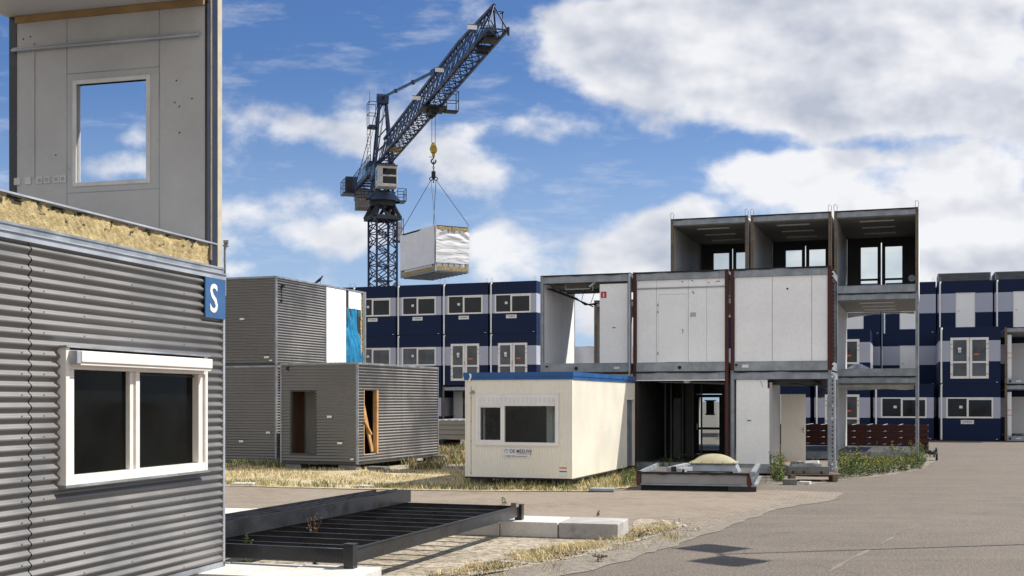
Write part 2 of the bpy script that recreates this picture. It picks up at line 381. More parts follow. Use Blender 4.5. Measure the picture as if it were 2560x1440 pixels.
def sand(name, c0, c1, c2, sc_=1.0):
    m, nt, p = new_mat(name); L = nt.links; v = coords(nt)
    a = nz(nt, v, .8*sc_, 7, .65, .5); b = nz(nt, v, 7*sc_, 6, .7); f = nz(nt, v, 20, 4, .85)
    c = mixc(nt, ramp(nt, a, .35, .65), c0, c1); c = mixc(nt, ramp(nt, b, .45, .60, 0, .85), c, c2)
    c = mixc(nt, ramp(nt, f, .52, .7, 0, .7), c, tuple(x*.35 for x in c2))
    c = mixc(nt, ramp(nt, nz(nt, v, 34, 2, .9), .6, .74, 0, .8), c, (.66,.62,.55))
    L.new(c, p.inputs['Base Color']); p.inputs['Roughness'].default_value = .95
    bp = N(nt, 'ShaderNodeBump', inp={'Strength': .9, 'Distance': .04}); L.new(f, bp.inputs['Height']); L.new(bp.outputs[0], p.inputs['Normal'])
    return m
K['asphalt'] = asphalt(); K['paving'] = paving()
K['sand'] = sand('gravel_sand', (.56,.495,.385), (.40,.34,.25), (.17,.135,.08))
K['verge'] = sand('dry_verge_soil', (.62,.54,.37), (.50,.42,.25), (.30,.24,.12))
K['dust'] = sand('pale_dust', (.30,.265,.21), (.25,.215,.17), (.18,.155,.125))
def poly_sheet(name, pts, z, mtl, jag=.12, seed=1, step=.5):
    out = []; n = len(pts)
    for i in range(n):
        a = Vector(pts[i][:2]); b = Vector(pts[(i+1) % n][:2]); k = max(1, int((b-a).length/step)); nn = Vector((-(b-a).y, (b-a).x)).normalized()
        for j in range(k):
            q = a.lerp(b, j/k); q = q+nn*(jag*noise.noise(Vector((q.x*1.3, q.y*1.3, seed))) if j else 0); out.append((q.x, q.y, z))
    bm = bmesh.new(); f = bm.faces.new([bm.verts.new(p) for p in out]); bmesh.ops.triangulate(bm, faces=[f])
    for f in bm.faces:
        if f.normal.z < 0: f.normal_flip()
    me = bpy.data.meshes.new(name); bm.to_mesh(me); bm.free(); me.materials.append(mtl)
    o = bpy.data.objects.new(name, me); col.objects.link(o); return tag(o, kind='structure')
g = MB(); g.quad((-900,-300,0),(900,-300,0),(900,1500,0),(-900,1500,0)); tag(g.build('ground', K['asphalt']), kind='structure')
G = lambda x, y: gp(x, y)
edge = [G(1180,1465), G(1480,1410), G(1620,1372), G(1747,1332), G(1935,1270), G(2091,1246)]      # edge of the asphalt road
poly_sheet('brick_paving', [(-14,9), edge[0], *edge[1:], G(2110,1232), G(1960,1226), G(1590,1226), G(1480,1231), G(1160,1229), G(900,1225), G(555,1216), (-14,31)], .004, K['paving'], .1, 2)
poly_sheet('dusty_edge', [G(1240,1480), G(1500,1420), G(1640,1380), G(1760,1338), G(1940,1274), G(2100,1249), G(2080,1243), G(1925,1262), G(1730,1320), G(1590,1360), G(1450,1392), G(1100,1440)], .008, K['dust'], .13, 3, .18)
poly_sheet('sandy_ground', [(-9,10.5), G(1150,1452), G(1440,1396), G(1590,1356), G(1700,1322), G(1700,1305), G(1600,1298), (1.7,19.4), (-7.5,21.8)], .012, K['sand'], .25, 4)
poly_sheet('verge', [G(520,1215), G(900,1224), G(1160,1228), G(1480,1230), G(1592,1219), (3.6,37.5), (2.2,44), (-1,62), (-14,62), (-16,40)], .016, K['verge'], .2, 5)
poly_sheet('gravel_track', [G(960,1176), G(1175,1172), G(1175,1140), (-2,58), (-3.6,58), G(1000,1150)], .020, K['sand'], .2, 6)
poly_sheet('weed_bed', [G(1915,1208), G(2000,1214), G(2090,1202), G(2200,1191), G(2300,1176), G(2325,1160), (16.4,46), (9,38.5), G(1925,1160)], .004, K['dust'], .2, 7)

# worn pale joint across the asphalt
poly_sheet('road_joint', [G(2069,1428), G(2076,1430), G(2118,1405), G(2182,1373), G(2174,1372), G(2112,1402)], .004, K['dust'], .03, 8, .2)
poly_sheet('road_joint', [G(2195,1363), G(2201,1363), G(2240,1341), G(2300,1312), G(2295,1312), G(2235,1340)], .004, K['dust'], .03, 9, .2)
# concrete foundation slabs: row at the back of the frame and row in front
FS = Frame(-3.383, 14.0, 15.2)
K['concrete_w'] = mat('stained_concrete', (.40,.385,.36), .85, 0, .2, 1.4, dirt=(.2,.19,.17), dlo=.5, dhi=.75, bump=.25, bscale=50, fine=.12)
def slab_row(n, corner, deg, first):
    fr = Frame(corner[0], corner[1], deg)
    for k in range(n):
        mb = MB(); x1 = -.965*k-.006*(k % 2); x0 = -.965*(k+1)+.014; j = random.uniform(-.012, .012)
        mb.box(x0, x1, j, .97+j, 0, .25+random.uniform(-.006, .006))
        o = mb.build('concrete_slab', K['concrete_w'] if (k == 0 and n == 8) else K['concrete'], None, .012); o.location = (fr.o.x, fr.o.y, 0.013); o.rotation_euler = (0,0,-R(deg))
        tag(o, first(k), 'concrete slab', 'square concrete foundation slabs')
ordn = ['first','second','third','fourth','fifth','sixth','seventh','eighth']
slab_row(8, (1.656,18.75), 15.2, lambda k: 'square concrete slab, %s from the right in the rear row under the black steel frame' % ordn[k])
slab_row(4, (-1.76,12.93), 15.2, lambda k: 'white concrete slab, %s from right in the near row under the corrugated cabin' % ordn[k])

# ================================================================ corrugated cabin with the S sign, lower
T = thing('corrugated_cabin', 'large grey corrugated cabin with white two-pane window and blue S sign, at left edge', 'site cabin', (FS.o.x, FS.o.y, .265), 15.2)
HS = 3.40; Wy = (-3.07, FS.ly(520, .10), 1.145, 2.42)
mb = MB(); corr(mb, 'y', .0, -6.1, -3.481, .06, HS-.07, [], m=0); corr(mb, 'y', .004, -3.470, -.035, .06, HS-.07, [Wy])
CLS = mb
mb = MB(); wall_y(mb, -6.1, -.0, .02, HS-.03, -.12, -.012, [(Wy[0]+.02, Wy[1]-.02, Wy[2]+.02, Wy[3]-.02)])
mb.box(-2.88, -.12, -.06, 0, .02, HS-.03); mb.box(-2.88, -2.8, -6.1, -.06, .02, HS-.03); mb.box(-2.88, -.12, -6.1, -6.02, .02, HS-.03); mb.build('wall', K['dark'], T)
mb = MB(); mb.box(-2.9, .045, -6.12, .012, HS-.07, HS-.012); mb.box(-.02, .06, -6.12, .02, HS-.012, HS+.0); mb.build('roof', K['galv_l'], T)
mb = MB(); mb.box(-.02, .035, -.034, .01, .0, HS-.07); mb.build('corner_trim', K['galv_l'], T)
mb = MB(); mb.box(-2.9, .0, -6.1, .0, -.0, .03); mb.box(-.01, .035, -6.1, .008, .0, .055); mb.build('floor', K['galv'], T)
mb = CLS
for yy in (-2.7, -1.9, -.9, -3.6, -3.3):
    for i in range(17):
        if not (Wy[0]-.1 < yy < Wy[1]+.1 and Wy[2]-.1 < .11+i*.187 < Wy[3]+.1): mb.tube((.034, yy, .11+i*.187), (.04, yy, .11+i*.187), .007, 6)
mb.build('cladding', [K['clad_s'], K['galv']], T)
# window
y0, y1, z0, z1 = Wy
fr = MB(); pr = .10
fr.box(-.05, pr, y0, y0+.055, z0, z1); fr.box(-.05, pr-.012, y0+.055, y0+.14, z0+.09, z1-.2); fr.box(-.05, pr, y1-.055, y1, z0, z1)
fr.box(-.05, pr-.03, y1-.15, y1-.055, z0+.09, z1-.2); fr.box(-.05, pr-.002, y0+.055, y1-.055, z0, z0+.09); fr.box(-.05, pr-.002, y0+.055, y1-.055, z1-.2, z1-.02)
ma, mc = FS.ly(325, .06), FS.ly(350, .085); mm = (ma+mc)/2
fr.box(-.05, .085, mm, mc, z0+.09, z1-.2); fr.box(-.05, .06, ma, mm, z0+.09, z1-.2)
wf = fr.build('window', K['pvc_cream'], T, .006)
mb = MB(); mb.box(.0, .012, y0+.14, ma, z0+.09, z1-.2); mb.build('pane', K['glass_s'], wf)
mb = MB(); mb.box(-.02, -.008, mc, y1-.15, z0+.09, z1-.2); mb.build('pane', K['glass_s'], wf)
mb = MB(); mb.box(-.02, .02, mc+.03, y1-.17, z1-.235, z1-.215); mb.build('shutter_slat', K['rubber'], wf)
mb = MB(); mb.box(pr-.01, pr+.10, y0+.10, FS.ly(530, .19), z1-.135, z1-.03); mb.box(pr-.01, pr+.085, y0+.10, FS.ly(530, .19), z1-.165, z1-.135); mb.build('shutter_box', K['pvc_cream'], wf, .008)
mb = MB(); mb.box(pr-.01, pr+.09, y0+.04, y0+.098, z1-.15, z1-.03); mb.build('shutter_bracket', K['galv_l'], wf, .006)
mb = MB(); mb.box(.0, pr+.02, y0-.02, y1+.02, z1, z1+.018); mb.build('flashing', K['galv'], wf); mb = MB(); mb.box(.0, pr+.015, y0-.02, y1+.02, z0-.02, z0-.002); mb.build('flashing', K['galv'], wf)
# S sign
mb = MB(); mb.box(.042, .056, -.478, -.02, HS-.53, HS-.072); sg = mb.build('sign', K['sign_b'], T)
text_obj('lettering', 'S', .46, K['sign_w'], sg, (.0585, -.39, HS-.46), (R(90), 0, R(90)), True, .92)

K['plate'] = mat('grey_white_socket', (.58,.57,.55), .4)
K['edge'] = mat('cream_panel_edge', (.46,.41,.31), .7, 0, .1, 6)
K['wood_t'] = mat('tan_timber', (.30,.19,.08), .7, 0, .2, 4)
# ================================================================ stripped upper cabin on top of it
T = thing('open_cabin', 'stripped open-sided cabin with rock wool floor edge and square window opening, stacked at upper left', 'site cabin', (FS.o.x, FS.o.y, .265+HS+.004), 15.2)
ZF = .335                         # floor thickness
mb = MB()
def wool_edge(u, v):
    y = -6.1+5.98*u; z = .075+(ZF-.02-.075)*v
    n1 = noise.fractal(Vector((y*3.2, z*3.2, 1.3)), 1, 2, 5); n2 = noise.noise(Vector((y*22, z*22, 4)))
    e = .018*n1+.010*n2; top = max(0, (v-.62))*.10*max(0, noise.noise(Vector((y*6, 2.2, 3)))+.25)
    return (-.012+e-top, y, z+(.012*n2 if .02 < v < .98 else 0))
sheet(wool_edge, 520, 18, 0, mb); mb.build('rock_wool', K['wool_e'], T)
mb = MB(); mb.box(-2.64, -.09, -6.1, -.12, .02, ZF-.02); mb.build('floor', K['room_d'], T)
mb = MB(); mb.box(-2.66, .02, -6.12, -.0, 0, .05); mb.box(-.02, .03, -6.12, -.0, .05, .072); mb.build('bottom_rail', K['galv'], T)
mb = MB(); mb.box(-2.66, -.02, -6.1, -.12, ZF-.02, ZF); mb.box(-.05, .012, -6.1, -.12, ZF-.012, ZF+.006); mb.build('floor_covering', K['galv_l'], T)
ZC = 3.06
hole = (-1.718, -.788, 1.09, 2.245)
mb = MB(); wall_x(mb, -2.54, -.035, ZF, ZC, -.33, -.26, [hole]); mb.build('end_wall', K['room'], T)
mb = MB(); wall_x(mb, -2.66, .0, .0, ZC+.3, -.10, 0, [(hole[0]-.30, hole[1]+.02, hole[2]-.1, hole[3]+.1)]); mb.build('outer_panel', K['edge'], T)
mb = MB(); mb.box(-.035, -.002, -.258, -.11, ZF-.3, ZC+.3); mb.build('corner_post', K['black'], T)
mb = MB(); mb.box(-.03, .0, -.338, -.27, ZF, ZC); mb.build('corner_post', K['black'], T)
mb = MB(); mb.box(-2.64, -2.54, -.34, -.11, .05, ZC+.05); mb.build('corner_post', K['black'], T)
mb = MB(); mb.box(-.03, .004, -.27, -.235, ZF-.2, ZC+.1); mb.build('timber_batten', K['wood'], T)
mb = MB(); mb.box(-2.66, -.02, -6.1, -.11, ZC+.05, ZC+.3); mb.build('ceiling', K['room'], T)
mb = MB(); mb.box(-2.54, -.035, -.37, -.333, ZC-.03, ZC+.045); mb.build('ceiling_batten', K['wood_t'], T)
mb = MB(); mb.box(-2.66, .0, -6.1, -.11, ZC+.302, ZC+.34); mb.build('roof', K['felt'], T)
mb = MB(); a, b, c, d = hole; e = .05
mb.box(a-e, a, -.345, -.25, c-e, d+e); mb.box(b, b+e, -.345, -.25, c-e, d+e); mb.box(a, b, -.345, -.25, d, d+e); mb.box(a, b, -.345, -.25, c-e, c); mb.build('window_frame', K['plate'], T, .006)
mb = MB()
for x in (-.62, -1.85): mb.box(x-.006, x+.006, -.3325, -.329, ZF, ZC-.03)
mb.box(-1.85, -.62, -.3325, -.329, .965, .977); mb.box(-1.85, -.62, -.3325, -.329, 2.37, 2.382); mb.build('panel_joint', K['galv'], T)
mb = MB(); mb.box(-2.32, -2.29, -.345, -.331, 1.17, 2.78); mb.build('cable_cover', K['room'], T)
mb = MB(); mb.tube((-2.58, -.37, 2.70), (-.09, -.37, 2.70), .02, 8); mb.box(-2.58, -.09, -.36, -.335, 2.705, 2.735); mb.build('conduit', K['galv_l'], T)
for x in (-2.53, -2.38, -2.22, -2.12, -1.99, -1.90):
    mb = MB(); mb.box(x-.042, x+.042, -.342, -.331, 1.10, 1.184)
    if x > -2.3: mb.tube((x, -.3405, 1.142), (x, -.3445, 1.142), .026, 12, 1)
    mb.build('socket', [K['plate'], K['galv']], T)
mb = MB()
for x, z in ((-.40,2.2),(-.42,1.95),(-.36,1.9),(-.36,1.6),(-.2,1.98),(-2.0,1.43),(-2.35,2.86),(-2.45,2.84)): mb.box(x-.008, x+.008, -.3335, -.329, z-.008, z+.008)
mb.build('screw_mark', K['cable'], T)
mb = MB(); mb.box(.0, .02, .04, .06, -.25, .35); mb.box(-.01, .05, .03, .07, .33, .345)
mb.box(.0, .06, .03, .05, .37, .40)
for z in (.36, .33, .39): mb.tube((.0,.05,z),(.05,.05,z), .012, 8)
mb.build('bracket', K['galv'], T)

# ================================================================ black steel frame lying on the slabs
FB = Frame(-1.86, 13.72, 19.2)
T = thing('joist_grid', 'black steel floor frame with cross joists resting on concrete slabs', 'steel frame', (FB.o.x, FB.o.y, .265), 19.2)
LB = 6.1; WB = 2.75
def uch(mb, p0, p1, h, w=.06):  # a C profile seen as a web with two flanges
    p0 = Vector(p0); p1 = Vector(p1); d = (p1-p0).normalized(); s = Vector((d.y, -d.x, 0))
    mb.bar(p0+Vector((0,0,h/2)), p1+Vector((0,0,h/2)), .006, h)
    for z in (.003, h-.003): mb.bar(p0-s*w/2+Vector((0,0,z)), p1-s*w/2+Vector((0,0,z)), w, .006)
mb = MB(); uch(mb, (0, .11, .05), (0, LB, .05), .17); mb.bar((0.003,.11,.225),(0.003,LB,.225),.03,.012); mb.build('side_beam', K['black'], T)
mb = MB(); uch(mb, (-WB, LB, .05), (-WB, .1, .05), .17); mb.build('side_beam', K['black'], T)
for x, y, h in ((0,0,.28),(-WB,0,.28),(0,LB-.1,.24),(-WB,LB-.1,.24)):
    mb = MB(); mb.box(x-.075, x+.045, y, y+.12, 0, h); mb.box(x-.085, x+.055, y-.008, y+.128, h, h+.008); mb.build('corner_post', K['black'], T, .005)
mb = MB(); uch(mb, (-WB+.05, .06, .06), (-.08, .06, .06), .16); mb.build('end_beam', K['black'], T)
mb = MB(); uch(mb, (-.08, LB-.04, .06), (-WB+.05, LB-.04, .06), .16); mb.build('end_beam', K['black'], T)
for k in range(10):
    y = .06+(LB-.1)/11*(k+1); mb = MB(); uch(mb, (-WB+.03, y, .07), (-.03, y, .07), .12, .045); mb.build('joist', K['black'], T)
mb = MB(); mb.box(-.06, .03, LB-.33, LB-.2, .22, .29); mb.build('wood_block', K['wood'], T)
for k in range(4):
    hh = .20 if k < 3 else .10; x = -2.02-.155*k; zb = .215 if k < 3 else .33
    mb = MB(); y1 = LB+.15+.06*k - (.0 if k < 3 else .55)
    uch(mb, (x, .10+.03*k, zb), (x, y1, zb), hh, .05)
    mb.box(x-.012, x+.0, .10+.03*k, y1, zb+hh, zb+hh+.006)
    o = mb.build('steel_beam', K['black']); o.location = T.location; o.rotation_euler = T.rotation_euler
    tag(o, ['black steel beam with tall side face, rightmost of the four stacked on the frame','second black steel beam from the right stacked on the frame','third black steel beam from the right stacked on the frame','low black steel profile at the far left of the beams stacked on the frame'][k], 'steel beam', 'black beams stacked on the frame')
# ================================================================ mid-distance grey and cream cabins
def sticker(T, x, y, z, w=.14, h=.06, axis='x', name='label_plate', top=None):
    mb = MB()
    if axis == 'x':
        mb.box(x, x+w, y-.006, y, z, z+h)
        if top: mb.box(x, x+w, y-.006, y, z+h, z+h+.02, 1)
    else: mb.box(y, y+.006, x, x+w, z, z+h)
    return mb.build(name, [K['sign_w'], top or K['sign_w']], T)
def grey_cabin(label, fr, W, L, H, zb, front_holes=(), side_holes=(), side_from=0, side_to=None, joints=(), group=None):
    """origin at the front right bottom corner; body x in [-W,0], y in [0,L]"""
    T = thing('corrugated_cabin', label, 'site cabin', (fr.o.x, fr.o.y, zb), fr.deg, group)
    side_to = side_to or L
    mb = MB(); corr(mb, 'x', -.0, -W+.03, -.03, .05, H-.06, front_holes)
    js = [side_from+.03]+list(joints)+[side_to-.03]
    for i, (a, b) in enumerate(zip(js[:-1], js[1:])): corr(mb, 'y', .0+.004*(i % 2), a+(.006 if i else 0), b, .05, H-.06, side_holes)
    mb.build('cladding', K['clad'], T)
    mb = MB()
    wall_x(mb, -W+.02, -.02, .02, H-.03, .01, .08, [(a+.02, b-.02, c+.02, d-.02) for a, b, c, d in front_holes])
    wall_y(mb, .08, L-.02, .02, H-.03, -.08, -.01, [(a+.02, b-.02, c+.02, d-.02) for a, b, c, d in side_holes])
    mb.box(-W+.01, -W+.08, .08, L-.08, .02, H-.03); mb.box(-W+.01, -.02, L-.08, L-.01, .02, H-.03)
    mb.build('wall', K['room'], T)
    mb = MB(); mb.box(-.03, .034, -.034, .03, 0, H-.0); mb.box(-W-.02, -W+.03, -.034, .03, 0, H); mb.box(-.03, .034, L-.03, L+.02, 0, H); mb.build('corner_trim', K['galv'], T)
    mb = MB(); mb.box(-W, .0, .0, L, H-.035, H-.006); mb.build('roof', K['felt'], T)
    mb = MB(); mb.box(-W-.025, .04, -.04, .0, H-.06, H+.004); mb.box(.0, .042, .0, L+.02, H-.06, H+.004); mb.build('roof_rail', K['galv'], T)
    mb = MB(); mb.box(-W+.08, -.08, .08, L-.08, 0, .09); mb.box(-W, .015, -.015, L, -.02, .045); mb.build('floor', K['room_d'], T)
    return T
FG = Frame(-4.81, 37.3, 20.6)
H = 3.17
fh = (-2.385, -1.44, .27, 2.32); sh = (.40, 1.416, .27, 2.32)
T = grey_cabin('single-storey grey corrugated cabin with two doorless openings, standing in dry grass', FG, 2.72, 6.08, H, .2, [fh], [sh], joints=(3.09,))
def reveal_x(T, h, m):
    mb = MB(); mb.box(h[0]-.0, h[0]+.05, -.02, .1, h[2], h[3]); mb.box(h[1]-.05, h[1], -.02, .1, h[2], h[3]); mb.box(h[0]+.05, h[1]-.05, -.02, .1, h[3]-.05, h[3]); mb.box(h[0]+.05, h[1]-.05, -.03, .1, h[2], h[2]+.05); mb.build('door_frame', m, T)
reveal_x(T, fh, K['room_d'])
mb = MB(); mb.box(-.1, .02, sh[0], sh[0]+.05, sh[2], sh[3]); mb.box(-.12, .02, sh[1]-.12, sh[1], sh[2], sh[3]); mb.build('door_frame', K['pine'], T)
mb = MB(); mb.box(-2.638, -2.60, .1, 1.22, .1, 2.35); mb.build('inner_door', K['brown'], T)
mb = MB(); mb.box(-2.6, -1.2, 1.3, 1.36, .1, 3.0); mb.build('partition', K['room'], T)
mb = MB(); mb.bar((-.12, .5, 2.1), (-.1, 1.2, .35), .05, .14); mb.build('timber_brace', K['pine'], T)
mb = MB(); mb.bar((.05, .38, 1.35), (-.1, 1.15, .9), .05, .07); mb.build('timber_brace', K['pine'], T)
mb = MB(); mb.bar((-.2, .42, 1.7), (-.9, 1.0, .5), .04, .06); mb.build('timber_brace', K['wood'], T)
mb = MB(); mb.box(-1.75, -1.5, 1.0, 1.04, 1.93, 1.96); mb.box(-1.76, -1.72, .98, 1.06, 1.88, 2.0); mb.build('coat_hook', K['black'], T)
for x, z in ((-1.05,1.44),(-.68,.62)): sticker(T, x, -.034, z, .17, .07, top=K['ink_k'] if z < 1 else None)
sticker(T, -.22, -.034, .13, .12, .05)
mb = MB(); mb.disc_y(-2.47, -.045, H-.17, .055, .03, 10); mb.build('vent_pipe', K['dark'], T)
# supports
def block(p, sx, sy, h, label, deg=20, m='concrete_d', cat='concrete block', name='concrete_block', group='grey concrete support blocks', rz=0):
    mb = MB(); mb.box(-sx/2, sx/2, -sy/2, sy/2, 0, h); o = mb.build(name, K[m], None, .01)
    o.location = (p[0], p[1], p[2] if len(p) > 2 else .02); o.rotation_euler = (0,0,-R(deg+rz)); return tag(o, label, cat, group)
block(FG.w(-.35,.15), .62, .3, .16, 'grey support slab under the near corner of the doorless grey cabin')
block(FG.w(-2.3,.15), .55, .3, .16, 'grey support slab under the left front corner of the doorless grey cabin')
block(FG.w(-.15,5.9), .5, .35, .16, 'grey support block under the far right corner of the doorless grey cabin')
for k in range(3): block((-4.05-.03*k, 36.75, .02+.05*k), .62, .34, .047, ['bottom','middle','top'][k]+' slab of the small pile in front of the grey cabin corner', 20+3*k, group='small pile of grey slabs')
block((-2.75, 39.4), .55, .4, .13, 'flat dark block lying on gravel between grey and cream cabins')
block((-2.55, 42.6), .5, .4, .22, 'dark block beside the far end of the doorless grey cabin')
block((-2.1, 46.2), .5, .4, .22, 'dark block in the weeds farther back between the two cabins')
# stacked dark grey cabins at the back left
FK = Frame(-8.06, 41.0, 20.0)
T = grey_cabin('lower dark grey corrugated cabin of the stacked pair behind the doorless one', FK, 2.95, 6.6, 3.36, .02, group='stacked pair of grey cabins')
sticker(T, -.38, -.034, 1.03, .17, .07, top=K['ink_k']); sticker(T, -1.45, -.034, .72, .17, .07)
mb = MB(); mb.box(.045, .16, .35, .42, .0, 3.05); mb.build('downpipe', K['galv'], T)
mb = MB(); mb.box(.04, .2, .3, .38, 2.75, 3.3); mb.build('rust_plate', K['orange'], T)
H2 = 3.03; FKc = .02+3.36+.03
T = grey_cabin('upper grey corrugated cabin with white boarded end section and blue plastic sheet, stacked on another', FK, 2.95, 6.6, H2, FKc, side_to=3.42, group='stacked pair of grey cabins')
sticker(T, -.45, -.034, .22, .19, .07, top=K['ink_k']); sticker(T, -.25, -.034, .12, .12, .05); sticker(T, -1.42, -.034, 1.55, .18, .07)
mb = MB(); mb.box(.0, .032, 3.43, 3.5, .03, H2-.06); mb.build('corner_post', K['galv_l'], T)
mb = MB()
for i in range(8):
    a = 3.50+i*.345; b = a+.315
    if a >= 5.0: mb.box(.0, .03, a, min(b, 6.25), 2.30, H2-.07)
    else: mb.box(.0, .03, a, min(b, 5.0), .05, H2-.07)
mb.build('white_boarding', K['white'], T); mb = MB(); mb.box(-.012, -.002, 3.5, 6.25, .05, H2-.07); mb.build('board_backing', K['dark'], T)
def tarp_fn(u, v):
    y = 5.02+1.2*u+.03*noise.noise(Vector((u*3, v*4, 8))); z = .12+2.2*v; w = .10*noise.fractal(Vector((u*3.2+v*.7, v*1.8, 2)), 1, 2, 4)+.10*abs(noise.noise(Vector((u*5-v*3.5, v*1.2, 5))))
    return (.02+w+.06*math.sin(u*3.1)*(1-v)**2, y, z)
sheet(tarp_fn, 40, 60).build('plastic_sheet', K['bluetarp'], T)
mb = MB()
def w2(u, v): 
    z = .05+2.9*v; return (.01+.03*noise.noise(Vector((u*4, z*9, 1))), 6.25+.15*u, z)
sheet(w2, 6, 90, 0, mb); mb.build('rock_wool', K['wool'], T)
mb = MB(); mb.box(.0, .05, 6.42, 6.5, .0, H2); mb.box(.0, .06, 6.53, 6.62, .0, H2); mb.build('end_frame', K['galv'], T)
mb = MB(); mb.tube((.05, .28, 2.75), (.05, .30, 2.25), .012, 6); mb.tube((.03,.35,2.72),(.1,.35,2.72),.07,8); mb.tube((.03,.28,2.2),(.08,.28,2.2),.04,8); mb.build('pipe_fitting', K['cable'], T)
# bird on the roof edge
def blob(mb, c, r, m=0, n=10, k=8):
    vs = []; fs = []
    for j in range(k+1):
        ph = math.pi*j/k
        for i in range(n): t = 2*math.pi*i/n; vs.append((c[0]+r[0]*math.sin(ph)*math.cos(t), c[1]+r[1]*math.sin(ph)*math.sin(t), c[2]+r[2]*math.cos(ph)))
    for j in range(k):
        for i in range(n): fs.append((j*n+i, (j+1)*n+i, (j+1)*n+(i+1)%n, j*n+(i+1)%n))
    mb.add(vs, fs, m, True)
mb = MB(); pts = [(-.20,.005,.045),(-.12,.035,.07),(-.04,.055,.10),(.03,.06,.13),(.08,.042,.165),(.105,.034,.195),(.125,.03,.215),(.15,.012,.213),(.175,.003,.205)]
n = 10; vs = []
for x, r, z in pts:
    for i in range(n): t = 2*math.pi*i/n; vs.append((x, r*math.cos(t), z+r*.9*math.sin(t)))
mb.add(vs, [(j*n+i, j*n+(i+1)%n, (j+1)*n+(i+1)%n, (j+1)*n+i) for j in range(len(pts)-1) for i in range(n)], 0, True)
mb.bar((-.16,0,.05),(-.30,0,.02),.05,.012); mb.tube((.02,.02,.0),(.03,.02,.09),.006); mb.tube((.02,-.02,.0),(.03,-.02,.09),.006)
o = mb.build('pigeon', K['black']); p = FK.w(.0, 3.05, FKc+H2+.008); o.location = p; o.rotation_euler = (0, R(-14), R(10)); o.scale = (1.15,)*3
tag(o, 'dark pigeon perched on the roof edge of the upper grey cabin', 'bird')

# ---------------------------------------------------------------- cream cabin
FC = Frame(1.485, 29.7, 19.5); W = 2.84; L = 6.5; H = 2.66
T = thing('cream_cabin', 'cream ribbed portable cabin with blue roof fascia and wide white window', 'site cabin', (FC.o.x, FC.o.y, .25), 19.5)
px2x = lambda px: FC.lx(px)
wx0, wx1 = px2x(1190), px2x(1397); wz0, wz1 = .62, 1.99
wz0 = FC.z(1290, 1114)-.25; wz1 = FC.z(1290, 985)-.25
wh = (wx0, wx1, wz0, wz1)
dy0, dy1 = FC.ly(1565), FC.ly(1583); dz1 = 1.95
def ribs_x(mb, x0, x1, z0, z1, holes, p=.068, d=.009):
    n = int((x1-x0)/p); p = (x1-x0)/n
    for i in range(n):
        a = x0+i*p; es = [a, a+.2*p, a+.3*p, a+.9*p, a+p]; dd = [0, 0, d, d, 0]
        for c0, c1 in free(z0, z1, a+p*.4, a+p*.6, holes):
            vs = [(x, -q, z) for z in (c0, c1) for x, q in zip(es, dd)]
            mb.add(vs, [(k, k+1, k+6, k+5) for k in range(4)])
def ribs_y(mb, y0, y1, z0, z1, holes, p=.068, d=.009):
    n = int((y1-y0)/p); p = (y1-y0)/n
    for i in range(n):
        a = y0+i*p; es = [a, a+.2*p, a+.3*p, a+.9*p, a+p]; dd = [0, 0, d, d, 0]
        for c0, c1 in free(z0, z1, a+p*.4, a+p*.6, holes):
            vs = [(q, y, z) for z in (c0, c1) for y, q in zip(es, dd)]
            mb.add(vs, [(k, k+1, k+6, k+5) for k in range(4)])
mb = MB(); ribs_x(mb, -W+.04, -.04, .0, H-.2, [wh]); ribs_y(mb, .04, L-.04, .0, H-.2, [(dy0, dy1, -.1, dz1)]); mb.build('cladding', K['cream'], T)
mb = MB(); wall_x(mb, -W+.02, -.02, .02, H-.03, .004, .06, [(wx0+.01, wx1-.01, wz0+.01, wz1-.01)]); wall_y(mb, .06, L-.02, .02, H-.03, -.06, -.004, [(dy0, dy1, -.1, dz1)])
mb.box(-W+.004, -W+.06, .06, L-.06, .0, H-.03); mb.box(-W+.02, -.02, L-.06, L-.004, .0, H-.03); mb.build('wall', K['cream'], T)
mb = MB(); mb.box(-W+.06, -.06, .06, L-.06, 0, .06); mb.build('floor', K['room_d'], T)
mb = MB(); mb.box(-W, .012, -.012, L, -.04, .0); mb.build('bottom_rail', K['dark'], T)
mb = MB()
for x in (-W, -.04): mb.box(x, x+.04, -.014, .0, 0, H-.2)
mb.box(0, .014, -.014, .04, 0, H-.2); mb.box(0, .014, L-.04, L, 0, H-.2); mb.build('corner_trim', K['cream'], T)
mb = MB(); mb.box(-W-.03, .03, -.03, .02, H-.2, H-.01); mb.box(-W-.045, .045, -.045, .02, H-.12, H-.014); mb.box(.0, .03, .02, L+.02, H-.2, H-.01); mb.box(.0, .045, .02, L+.02, H-.12, H-.014)
mb.box(-W-.03, -W, .02, L+.02, H-.2, H-.01); mb.build('fascia', K['fascia'], T)
mb = MB(); mb.box(-W, .0, .02, L, H-.05, H-.02); mb.build('roof', K['felt'], T)
mb = MB(); w = wx1-wx0; t = .085
mb.box(wx0, wx0+t, -.04, .05, wz0, wz1); mb.box(wx1-t, wx1, -.04, .05, wz0, wz1); mb.box(wx0+t, wx1-t, -.04, .05, wz0, wz0+t)
mb.box(wx0+t, wx1-t, -.04, .05, wz1-.30, wz1); xm = px2x(1257); mb.box(xm-.055, xm+.055, -.03, .05, wz0+t, wz1-.3)
mb.box(wx0+t, xm-.055, -.025, .05, wz0+t, wz0+t+.05); mb.box(wx0+t, wx0+t+.04, -.025, .05, wz0+t+.05, wz1-.34); mb.box(wx0+t, xm-.055, -.025, .05, wz1-.34, wz1-.3)
wf = mb.build('window', K['pvc'], T, .004)
mb = MB(); mb.box(wx0+t+.04, xm-.055, .0, .01, wz0+t+.05, wz1-.34); mb.build('pane', K['clear'], wf)
mb = MB(); mb.box(xm+.055, wx1-t, .0, .01, wz0+t, wz1-.3); mb.build('pane', K['clear'], wf)
mb = MB()
